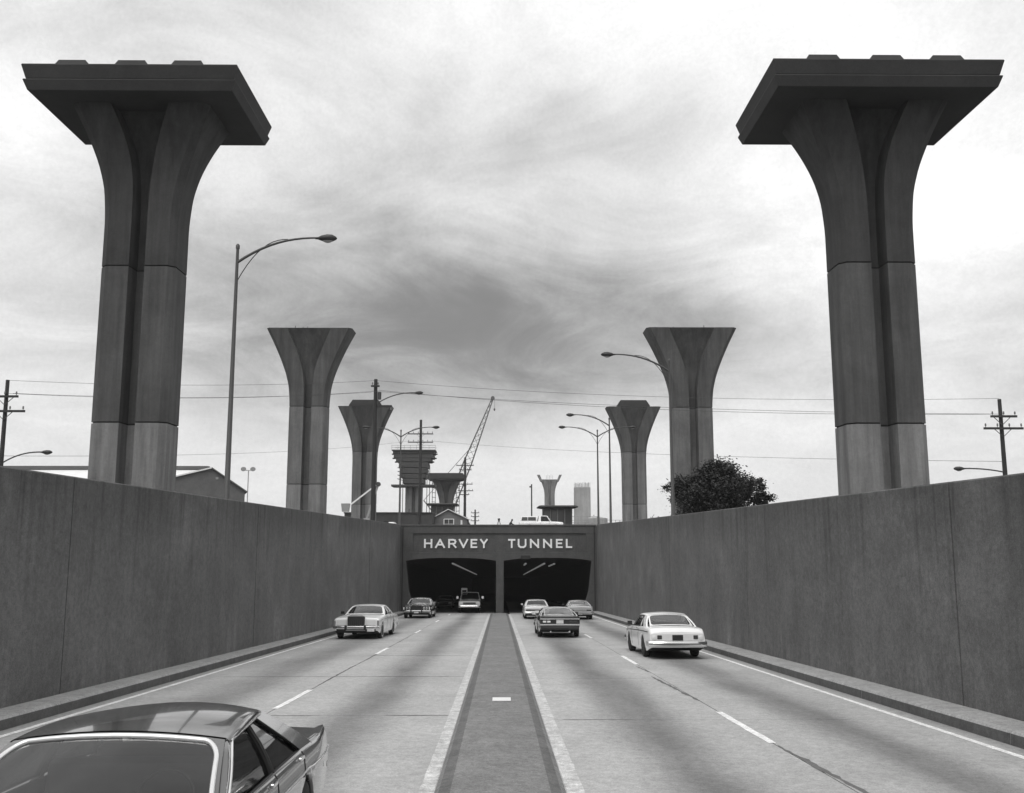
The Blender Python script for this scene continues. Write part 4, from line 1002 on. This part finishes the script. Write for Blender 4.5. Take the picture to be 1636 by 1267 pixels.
    m = MB(); x = hwm * .82; m.box(-x, x, sW0 - .05 - Lc / 2, sW0 + .26 - Lc / 2, zf - .30, zf - .03); m.build('dashboard', 'interior', P, bevel=.04)
    m = MB(); cx = .36; cy = sW0 + .62 - Lc / 2; cz = zf + .01; rr = .20
    m.tube([(cx + rr * math.cos(a), cy + rr * .45 * math.sin(a), cz + rr * .9 * math.sin(a)) for a in [2 * math.pi * i / 18 for i in range(19)]], .013, 6, cap=False); m.bar((cx - rr, cy, cz), (cx + rr, cy, cz), .03); m.bar((cx, cy, cz), (cx, cy - .4, cz - .18), .05); m.build('steering_wheel', 'black_trim', P)
    # wheels
    for a in ax:
        for sd in (1, -1):
            w = thing_part('wheel', P); w.location = (sd * (hwm * sinterp(plan, a) - .125), a - Lc / 2, wr)
            m = MB(); n = 26; prof = [(-.10, .60), (-.11, .80), (-.10, .94), (-.075, 1.0), (.075, 1.0), (.10, .94), (.11, .80), (.10, .60)]
            m.rings([[(x, wr * r * math.cos(2 * math.pi * i / n), wr * r * math.sin(2 * math.pi * i / n)) for i in range(n)] for x, r in prof]); m.build('tyre', 'rubber', w, smooth=40)
            m = MB(); prof = [(.085, .60), (.098, .585), (.06, .52), (.045, .40), (.085, .22), (.092, .10), (.09, .0)]
            m.rings([[(sd * x, wr * r * math.cos(2 * math.pi * i / n), wr * r * math.sin(2 * math.pi * i / n)) for i in range(n)] for x, r in prof], cap=False); m.build('rim', c.get('rim', 'chrome_dull'), w, smooth=35)
            if c.get('whitewall'):
                m = MB(); m.rings([[(sd * .112, wr * r * math.cos(2 * math.pi * i / n), wr * r * math.sin(2 * math.pi * i / n)) for i in range(n)] for r in (.70, .82)], cap=False); m.build('whitewall', 'paint_white', w)
    return body
def thing_part(name, P):
    o = bpy.data.objects.new(name, None); C.objects.link(o); o.parent = P; o.empty_display_size = .2; return o
def bx(P, name, mt, x0, x1, y0, y1, z0, z1, bev=.01):
    m = MB(); m.box(x0, x1, y0, y1, z0, z1); return m.build(name, mt, P, bevel=bev)
def bumper(P, c, end, z, h=.13, proud=.13, mt='chrome', guards=None, w=None):
    """wrap-round bumper: end -1 nose, +1 tail"""
    Lc, hw = c['L'], (w or c['W'] / 2); e = -Lc / 2 if end < 0 else Lc / 2; m = MB(); rows = []
    for j in range(17):
        v = -1 + j / 8; x = v * hw; y = e + end * (proud - .10 * abs(v) ** 4) if abs(v) < .999 else e - end * .0
        r = [(x, y, z - h / 2), (x, y + end * .018, z - h * .25), (x, y + end * .022, z + h * .22), (x, y - end * .012, z + h / 2), (x, y - end * .05, z + h / 2 - .01), (x, y - end * .05, z - h / 2)]
        rows.append(r)
    for sd in (0, -1):
        r = rows[sd]; s_ = -1 if sd == 0 else 1
        ext = [(x, y - end * .38, zz) for x, y, zz in r]
        if sd == 0: rows = [[(x - .012, y, zz) for x, y, zz in ext]] + rows
        else: rows = rows + [[(x + .012, y, zz) for x, y, zz in ext]]
    m.rings(rows); b = m.build('bumper', mt, P, smooth=40)
    if guards:
        for x in guards: bx(b, 'bumper_guard', 'black_trim', x - .045, x + .045, *sorted((e + end * (proud - .06), e + end * (proud + .06))), z - h * .75, z + h * .75)
    m = MB(); k = [(-hw * .98 + hw * 1.96 * j / 16, e + end * (proud + .024 - .10 * abs(-.98 + 1.96 * j / 16) ** 4), z - .0) for j in range(17)]
    m.tube(k, .014, 5); m.build('rub_strip', 'black_trim', b)
    return b
def place(P, x, y, face, yaw=0., dz=0., k=1.):
    """stand a car on the sloping road; face +1 = coming towards the tunnel mouth (nose to -Y), -1 = driving away"""
    a = math.atan(GR)
    P.matrix_basis = Matrix.Translation((x, y, rz(y) + .006 + dz)) @ Matrix.Rotation(-a, 4, 'X') @ Matrix.Rotation((0 if face > 0 else math.pi) + yaw, 4, 'Z') @ Matrix.Scale(k, 4)
def mirror(P, c, sd=1, mt='chrome', s=None, dz=0):
    hw = c['W'] / 2; s = s or c['cab'][0] + .25; x = hw * .98; z = sinterp(c['top'], s) + dz
    m = MB(); m.bar((x - .05, s - c['L'] / 2, z), (x + .06, s - c['L'] / 2, z + .07), .02); m.box(x + .0, x + .16, s - .05 - c['L'] / 2, s + .02 - c['L'] / 2, z + .04, z + .16)
    if sd < 0: m.v = [(-a, b, d) for a, b, d in m.v]
    m.build('door_mirror', mt, P, bevel=.008)
SEDAN = dict(L=5.3, W=1.94, sill=.22, wheel_r=.335, axles=(.95, 3.85), top=[(0, .74), (.15, .80), (1.45, .90), (2.6, .92), (3.9, .93), (5.0, .90), (5.2, .86), (5.3, .80)],
             plan=[(0, .90), (.12, .955), (.6, .985), (2.5, 1.0), (4.2, .985), (5.1, .95), (5.3, .90)], cab=(1.55, 2.25, 3.55, 4.15), roof_z=1.40, roof_w=(.70, .66), doors=(1.7, 2.75, 3.6), b_post=2.75, c_post=(.34, .28), paint='paint_grey', moulding=.52)
def spec(**k): d = dict(SEDAN); d.update(k); return d
def simple_front(P, c, grille='black_trim', hz=.62):
    Lc = c['L']; e = -Lc / 2
    bx(P, 'grille', grille, -.45, .45, e - .02, e + .05, hz - .10, hz + .10)
    for sd in (-1, 1):
        for k in (0, 1):
            m = MB(); x = sd * (.58 + .17 * k); m.tube([(x, e + .05, hz), (x, e - .015, hz), (x, e - .03, hz)], [.078, .078, .05], 14); m.build('headlight', 'lens_clear', P, smooth=40)
def simple_rear(P, c, z=.66):
    e = c['L'] / 2
    for sd in (-1, 1): bx(P, 'tail_light', 'lens_red', *sorted((sd * .45, sd * .80)), e - .04, e + .015, z - .06, z + .06)

# --- the white sedan in the outbound lane next to the kerb (square tail, twin lenses)
def car_white_rear():
    P = thing('sedan', (0, 0, 0), 'white two-door sedan with a dark licence plate, in the outbound lane beside the kerb', 'car', 'cars on the tunnel approach')
    c = spec(L=5.0, W=1.86, paint='paint_white', top=[(0, .74), (.15, .80), (1.4, .90), (2.5, .93), (3.9, .96), (4.75, .93), (4.92, .88), (5.0, .80)],
             plan=[(0, .90), (.12, .955), (.6, .985), (2.5, 1.0), (4.0, .985), (4.8, .95), (5.0, .925)], cab=(1.5, 2.2, 3.35, 4.05), roof_z=1.39, roof_w=(.67, .63), axles=(.9, 3.75), doors=(1.65, 3.0), b_post=2.95, c_post=(.50, .40), moulding=.66, mould_mat='black_trim', fin=.0, tail_up=.14, trim='paint_white', side_trim='black_trim', bl_in=.12)
    car_mesh_parts(P, c); simple_front(P, c); bumper(P, c, -1, .45); b = bumper(P, c, 1, .47, .15)
    e = c['L'] / 2
    bx(P, 'rear_panel', 'paint_cream', -.84, .84, e - .02, e + .012, .56, .78)
    for sd in (-1, 1):
        bx(P, 'tail_light', 'lens_red', *sorted((sd * .50, sd * .645)), e, e + .03, .615, .735)
        m = MB(); m.tube([(sd * .74, e, .67), (sd * .74, e + .03, .67), (sd * .74, e + .04, .67)], [.075, .075, .04], 14); m.build('reversing_light', 'lens_clear', P, smooth=40)
    bx(P, 'licence_plate', 'black_trim', -.17, .17, e + .012, e + .035, .575, .745)
    mirror(P, c, 1, 'black_trim')
    place(P, 5.82, 34.8, -1, R(1.3), 0, 1.06)
car_white_rear()
# --- the dark fastback ahead of it in the next lane
def car_fastback():
    P = thing('fastback_coupe', (0, 0, 0), 'dark fastback coupe with sky sheen painted on its roof and a black rear panel, outbound beside the median', 'car', 'cars on the tunnel approach')
    c = spec(L=4.95, W=1.92, paint='paint_dark', roof_paint='paint_silver', trunk_paint='paint_silver', top=[(0, .70), (.15, .77), (1.4, .87), (2.5, .90), (3.9, .95), (4.75, .93), (4.9, .89), (4.95, .85)],  # silver roof and trunk lid: sky reflection put into the colour
             cab=(1.55, 2.25, 3.15, 4.40), roof_z=1.31, roof_w=(.66, .60), axles=(.9, 3.7), doors=(1.65, 3.0), b_post=2.95, c_post=(.95, .45), moulding=None, rim='chrome_dull', bl_in=.16, trim='paint_silver', plan=[(0, .90), (.12, .955), (.6, .985), (2.5, .985), (3.7, 1.0), (4.7, .96), (4.95, .93)], tail_up=.20)
    car_mesh_parts(P, c); simple_front(P, c); bumper(P, c, -1, .45); e = c['L'] / 2
    bx(P, 'spoiler', 'paint_dark', -.86, .86, e - .10, e + .03, .87, .945)
    bx(P, 'rear_panel', 'black_trim', -.86, .86, e - .02, e + .012, .61, .80)
    bx(P, 'trim_strip', 'chrome', -.88, .88, e, e + .035, .80, .845)
    bx(P, 'bumper', 'chrome', -.90, .90, e - .05, e + .10, .545, .60)
    for sd in (-1, 1):
        for k in (0, 1): bx(P, 'tail_light', 'lens_clear' if sd > 0 else 'lens_red', *sorted((sd * (.42 + .19 * k), sd * (.57 + .19 * k))), e, e + .03, .665, .745)
        m = MB(); m.tube([(sd * .42, e - .3, .27), (sd * .42, e + .04, .27)], .04, 10); m.build('exhaust_tip', 'chrome', P, smooth=40)
    bx(P, 'licence_plate', 'plate', -.16, .16, e + .012, e + .03, .62, .77)
    bx(P, 'lower_valance', 'black_trim', -.84, .84, e - .12, e - .02, .34, .54)
    mirror(P, c, -1, 'black_trim'); mirror(P, c, 1, 'chrome')
    place(P, 2.72, 48.0, -1, R(.6), 0, 1.06)
car_fastback()
def car_pale_rear():
    P = thing('sedan', (0, 0, 0), 'pale sedan seen from behind, entering the outbound bore ahead of the fastback', 'car', 'cars on the tunnel approach')
    c = spec(L=5.4, W=1.98, paint='paint_cream', cab=(1.6, 2.3, 3.6, 4.15), tail_up=.16)
    c['top'] = [(a * 5.4 / 5.3, b) for a, b in c['top']]; c['plan'] = [(a * 5.4 / 5.3, b) for a, b in c['plan']]
    car_mesh_parts(P, c); simple_front(P, c); bumper(P, c, -1, .45); bumper(P, c, 1, .46, .14); e = c['L'] / 2
    bx(P, 'rear_panel', 'black_trim', -.85, .85, e - .02, e + .012, .60, .70); simple_rear(P, c, .65)
    bx(P, 'lower_valance', 'black_trim', -.84, .84, e - .12, e - .02, .30, .42)
    bx(P, 'licence_plate', 'plate', -.16, .16, e + .01, e + .03, .50, .62); mirror(P, c, 1)
    place(P, 2.62, 73.8, -1)
car_pale_rear()
def car_grey_rear():
    P = thing('coupe', (0, 0, 0), 'silver coupe with a dark lower tail, seen from behind by the kerb near the portal', 'car', 'cars on the tunnel approach')
    c = spec(L=5.2, W=2.0, paint='paint_silver', roof_paint='paint_silver', top=[(0, .72), (.15, .79), (1.4, .90), (2.6, .93), (4.0, .97), (4.95, .94), (5.1, .90), (5.2, .84)], cab=(1.6, 2.3, 3.3, 4.2), roof_z=1.37, roof_w=(.68, .62), axles=(.95, 3.85), doors=(1.7, 3.1), b_post=3.05, c_post=(.6, .45), tail_up=.15, rim='chrome_dull')
    c['plan'] = [(a * 5.2 / 5.3, b) for a, b in c['plan']]
    car_mesh_parts(P, c); simple_front(P, c); bumper(P, c, -1, .45); bumper(P, c, 1, .50, .10); e = c['L'] / 2
    bx(P, 'rear_panel', 'chrome_dull', -.80, .80, e - .02, e + .012, .58, .74); simple_rear(P, c, .66)
    bx(P, 'lower_valance', 'black_trim', -.90, .90, e - .12, e - .015, .30, .46)
    bx(P, 'licence_plate', 'plate', -.16, .16, e + .01, e + .03, .34, .46); mirror(P, c, 1, 'black_trim')
    place(P, 5.75, 72.6, -1, R(-.5))
car_grey_rear()

# --- oncoming: the big white limousine-like sedan with the tall grille
def car_white_front():
    P = thing('luxury_sedan', (0, 0, 0), 'large white luxury sedan with a tall dark grille, oncoming in the lane beside the kerb', 'car', 'cars on the tunnel approach')
    c = spec(L=5.9, W=2.03, paint='paint_white', sill=.24, wheel_r=.345, axles=(1.05, 4.3), top=[(0, .84), (.10, .88), (1.9, .97), (3.0, .97), (4.6, .97), (5.7, .92), (5.9, .86)], crease=.8,
             plan=[(0, .95), (.08, .975), (.5, .99), (3, 1.0), (4.8, .985), (5.7, .96), (5.9, .93)], cab=(2.05, 2.75, 3.95, 4.6), roof_z=1.43, roof_w=(.70, .66), doors=(2.2, 3.25, 4.05), b_post=3.25, c_post=(.55, .5), moulding=.45, nose_up=.12, whitewall=True, rim='chrome', trim='paint_white', side_trim='chrome')
    car_mesh_parts(P, c); simple_rear(P, c); bumper(P, c, 1, .48); e = -c['L'] / 2
    bumper(P, c, -1, .50, .13, .20, guards=(-.42, .42))
    g = bx(P, 'grille', 'black_trim', -.37, .37, e - .10, e + .05, .54, .955, .015)
    m = MB(); m.prism([(-.39, e - .11, .955), (.39, e - .11, .955), (.30, e - .11, 1.0), (0, e - .11, 1.015), (-.30, e - .11, 1.0)], (0, .16, 0)); m.build('grille_surround', 'chrome_dull', g)
    for k in range(9): bx(g, 'grille_bar', 'lamp_metal', -.35 + k * .0875 - .006, -.35 + k * .0875 + .006, e - .112, e - .10, .56, .95, 0)
    for sd in (-1, 1):
        bx(P, 'headlight_door', 'paint_cream', *sorted((sd * .42, sd * .86)), e - .025, e + .02, .58, .82)
        bx(P, 'corner_lamp', 'chrome_dull', *sorted((sd * .90, sd * .985)), e - .01, e + .14, .56, .80)
    bx(P, 'licence_plate', 'plate', .52, .84, e - .24, e - .22, .33, .46)
    bx(P, 'lower_valance', 'black_trim', -.86, .86, e - .02, e + .10, .30, .44); bx(P, 'valance_strip', 'chrome_dull', -.42, .42, e - .16, e - .06, .36, .41)
    mirror(P, c, 1); mirror(P, c, -1, 'black_trim')
    place(P, -6.60, 47.6, 1, R(-2.2), 0, 1.06)
car_white_front()
def car_dark_front():
    P = thing('luxury_sedan', (0, 0, 0), 'dark sedan with a square grille and pale windscreen, oncoming just outside the portal', 'car', 'cars on the tunnel approach')
    c = spec(L=5.6, W=2.0, paint='paint_black', sill=.24, axles=(1.0, 4.05), top=[(0, .80), (.10, .86), (1.8, .95), (3.0, .95), (4.4, .95), (5.4, .90), (5.6, .84)], plan=[(0, .93), (.1, .97), (.5, .99), (3, 1.0), (4.6, .985), (5.4, .96), (5.6, .93)], cab=(1.9, 2.6, 3.75, 4.4), roof_z=1.42, roof_w=(.69, .65), doors=(2.05, 3.1, 3.9), b_post=3.1, c_post=(.5, .45), roof_paint='paint_grey', trim='chrome')
    car_mesh_parts(P, c); simple_rear(P, c); bumper(P, c, 1, .48); e = -c['L'] / 2
    bumper(P, c, -1, .50, .13, .18, guards=(-.38, .38))
    bx(P, 'grille', 'black_trim', -.35, .35, e - .07, e + .05, .56, .90); simple_front_l(P, e)
    bx(P, 'licence_plate', 'plate', -.16, .16, e - .20, e - .18, .36, .47); mirror(P, c, 1)
    place(P, -6.42, 76.0, 1, R(-1), 0, 1.07)
def simple_front_l(P, e, z=.70):
    for sd in (-1, 1):
        for k in (0, 1):
            m = MB(); x = sd * (.52 + .19 * k); m.tube([(x, e + .05, z), (x, e - .02, z), (x, e - .035, z)], [.085, .085, .05], 14); m.build('headlight', 'chrome_dull', P, smooth=40)
        bx(P, 'corner_lamp', 'lens_clear', *sorted((sd * .86, sd * .95)), e - .005, e + .08, .60, .78)
car_dark_front()
def car_in_tunnel():
    P = thing('sedan', (0, 0, 0), 'dark sedan still inside the oncoming bore, in the lane by the outer wall', 'car', 'cars on the tunnel approach')
    c = spec(paint='paint_dark'); car_mesh_parts(P, c); simple_front(P, c); bumper(P, c, -1, .46); bumper(P, c, 1, .46); simple_rear(P, c)
    place(P, -6.3, 107, 1)
car_in_tunnel()
# --- pickups share a builder: cab, box, square nose
def pickup(label, paint, place_args, load=False, topper=False):
    P = thing('pickup_truck', (0, 0, 0), label, 'pickup', None)
    c = spec(L=5.5, W=2.06, sill=.36, wheel_r=.37, axles=(.95, 4.25), paint=paint, top=[(0, .98), (.10, 1.04), (1.5, 1.12), (3.1, 1.14), (3.2, 1.14), (5.4, 1.14), (5.5, 1.12)], plan=[(0, .93), (.10, .97), (.5, .99), (3, 1.0), (5.4, 1.0), (5.5, .99)],
             cab=(1.55, 2.0, 3.0, 3.15), roof_z=1.88, roof_w=(.76, .74), doors=(1.7, 2.85), b_post=2.83, c_post=(.12, .10), one_window=True, crease=.7, moulding=.5, nose_up=.12, tail_up=.06, crown=.03, roof_crown=.03)
    car_mesh_parts(P, c); e = -c['L'] / 2
    bumper(P, c, -1, .58, .17, .14); bumper(P, c, 1, .60, .14)
    g = bx(P, 'grille', 'black_trim', -.58, .58, e - .02, e + .04, .76, .94)
    for k in range(12): bx(g, 'grille_bar', 'chrome_dull', -.55 + k * .1 - .008, -.55 + k * .1 + .008, e - .03, e - .02, .77, .93, 0)
    for sd in (-1, 1):
        m = MB(); m.tube([(sd * .74, e + .05, .85), (sd * .74, e - .02, .85), (sd * .74, e - .035, .85)], [.10, .10, .06], 16); m.build('headlight', 'lens_clear', P, smooth=40)
        bx(P, 'tail_light', 'lens_red', *sorted((sd * .88, sd * .98)), -e - .03, -e + .015, .8, 1.05)
        m = MB(); x = sd; m.bar((x * .96, 1.75 - 2.75, 1.18), (x * 1.16, 1.70 - 2.75, 1.34), .02); m.box(*sorted((x * 1.08, x * 1.26)), 1.66 - 2.75, 1.72 - 2.75, 1.26, 1.48); m.build('door_mirror', 'chrome', P)
    bx(P, 'bed_floor', 'black_trim', -.86, .86, 3.2 - 2.75, 5.44 - 2.75, 1.16, 1.175, 0)
    if load:
        bx(P, 'headache_rack', 'black_trim', -.80, .80, 3.22 - 2.75, 3.28 - 2.75, 1.18, 1.95)
    if topper:
        t = MB(); x = .95; t.rings([[(-x, 3.25 - 2.75, 1.15), (x, 3.25 - 2.75, 1.15), (x, 5.45 - 2.75, 1.15), (-x, 5.45 - 2.75, 1.15)], [(-.86, 3.25 - 2.75, 1.80), (.86, 3.25 - 2.75, 1.80), (.86, 5.30 - 2.75, 1.80), (-.86, 5.30 - 2.75, 1.80)]]); tp = t.build('camper_top', paint, P, bevel=.04)
        for sd in (-1, 1):
            m = MB(); m.prism([(sd * .962, 3.40 - 2.75, 1.26), (sd * .962, 5.25 - 2.75, 1.26), (sd * .892, 5.15 - 2.75, 1.68), (sd * .892, 3.45 - 2.75, 1.68)], (sd * .012, 0, 0)); m.build('side_window', 'pane', tp)
            m = MB(); m.bar((sd * .97, 4.45 - 2.75, 1.26), (sd * .90, 4.45 - 2.75, 1.68), .06); m.build('window_divider', 'paint_white', tp)
    return P
P = pickup('pale pickup truck with round headlights and big door mirrors, oncoming out of the bore', 'paint_cream', None, load=True)
P['group'] = 'cars on the tunnel approach'; place(P, -2.95, 90.2, 1)
B_ = thing('load_box', (0, 0, 0), 'small white box riding on the bed of the oncoming pickup', 'box')
bx(B_, 'shell', 'paint_white', -.30, .30, -.3, .3, 0, .62, .05); bx(B_, 'front_panel', 'black_trim', -.20, .20, -.32, -.30, .08, .42)
place(B_, -3.55, 90.95, 1, 0, 1.62)
bx(B_, 'strut', 'black_trim', -.05, .05, -.05, .05, -.45, 0)
P = pickup('white pickup with a windowed camper top, parked crosswise above the portal', 'paint_white', None, topper=True)
P.location = (4.95, 120, GZ); P.rotation_euler = (0, 0, R(90))

# --- the black sedan passing right beside the camera
def car_near():
    P = thing('near_sedan', (0, 0, 0), 'glossy dark sedan with bright chrome windscreen trim, oncoming in the lane beside the median', 'car', 'cars on the tunnel approach')
    Lc = 5.75
    c = spec(L=Lc, W=1.98, paint='paint_near', sill=.20, axles=(.75, 3.8), wheel_r=.33, crease=.60, top=[(0, .74), (.12, .80), (1.0, .93), (2.2, .95), (3.3, .945), (4.1, .93), (4.9, .90), (5.5, .87), (5.68, .83), (5.75, .76)],
             plan=[(0, .90), (.12, .955), (.6, .985), (2.5, .99), (3.6, .99), (4.4, 1.0), (5.3, .94), (5.65, .86), (5.75, .80)], cab=(1.02, 1.72, 3.35, 4.25), roof_z=1.43, roof_w=(.735, .60), doors=(1.25, 2.55, 3.7), b_post=2.55, c_post=(.55, .42), moulding=.56, fin=.055, hdr_bulge=.05, rear_bulge=.08, roof_crown=.06, trim_r=.019, side_trim='black_trim', trim='chrome_bright', b_mat='black_trim', drip=True, crown=.03, bl_in=.14, belt_in=.93)
    car_mesh_parts(P, c); simple_front(P, c); bumper(P, c, -1, .44); bumper(P, c, 1, .46, .13, .06, w=.74); simple_rear(P, c)
    place(P, -2.72, 5.15 + Lc / 2, 1, R(1.5))
    e = Lc / 2
    m = MB(); m.tube([(.99, e - .9, .62), (.995, e - .9, .62)], .03, 8); m.build('side_marker', 'lens_red', P)
mat('paint_near', .18, .14, coat=1, metal=.55, var=.08, vscale=3); mat('chrome_bright', .93, .2, metal=.7)
car_near()

# ------------------------------------------------------------------ thin haze over the whole place
def haze():
    m = MB(); m.box(-420, 420, -90, 620, -20, 60); o = m.build('haze', 'haze_air'); o['kind'] = 'stuff'
hm = bpy.data.materials.new('haze_air'); hm.use_nodes = True; hm.node_tree.nodes.clear()
hv = N(hm.node_tree, 'ShaderNodeVolumePrincipled'); hv.inputs['Color'].default_value = grey(.9); hv.inputs['Density'].default_value = .00028; hv.inputs['Anisotropy'].default_value = 0.2
ho = N(hm.node_tree, 'ShaderNodeOutputMaterial'); L(hm.node_tree, hv.outputs[0], ho.inputs['Volume']); MATS['haze_air'] = hm
haze()
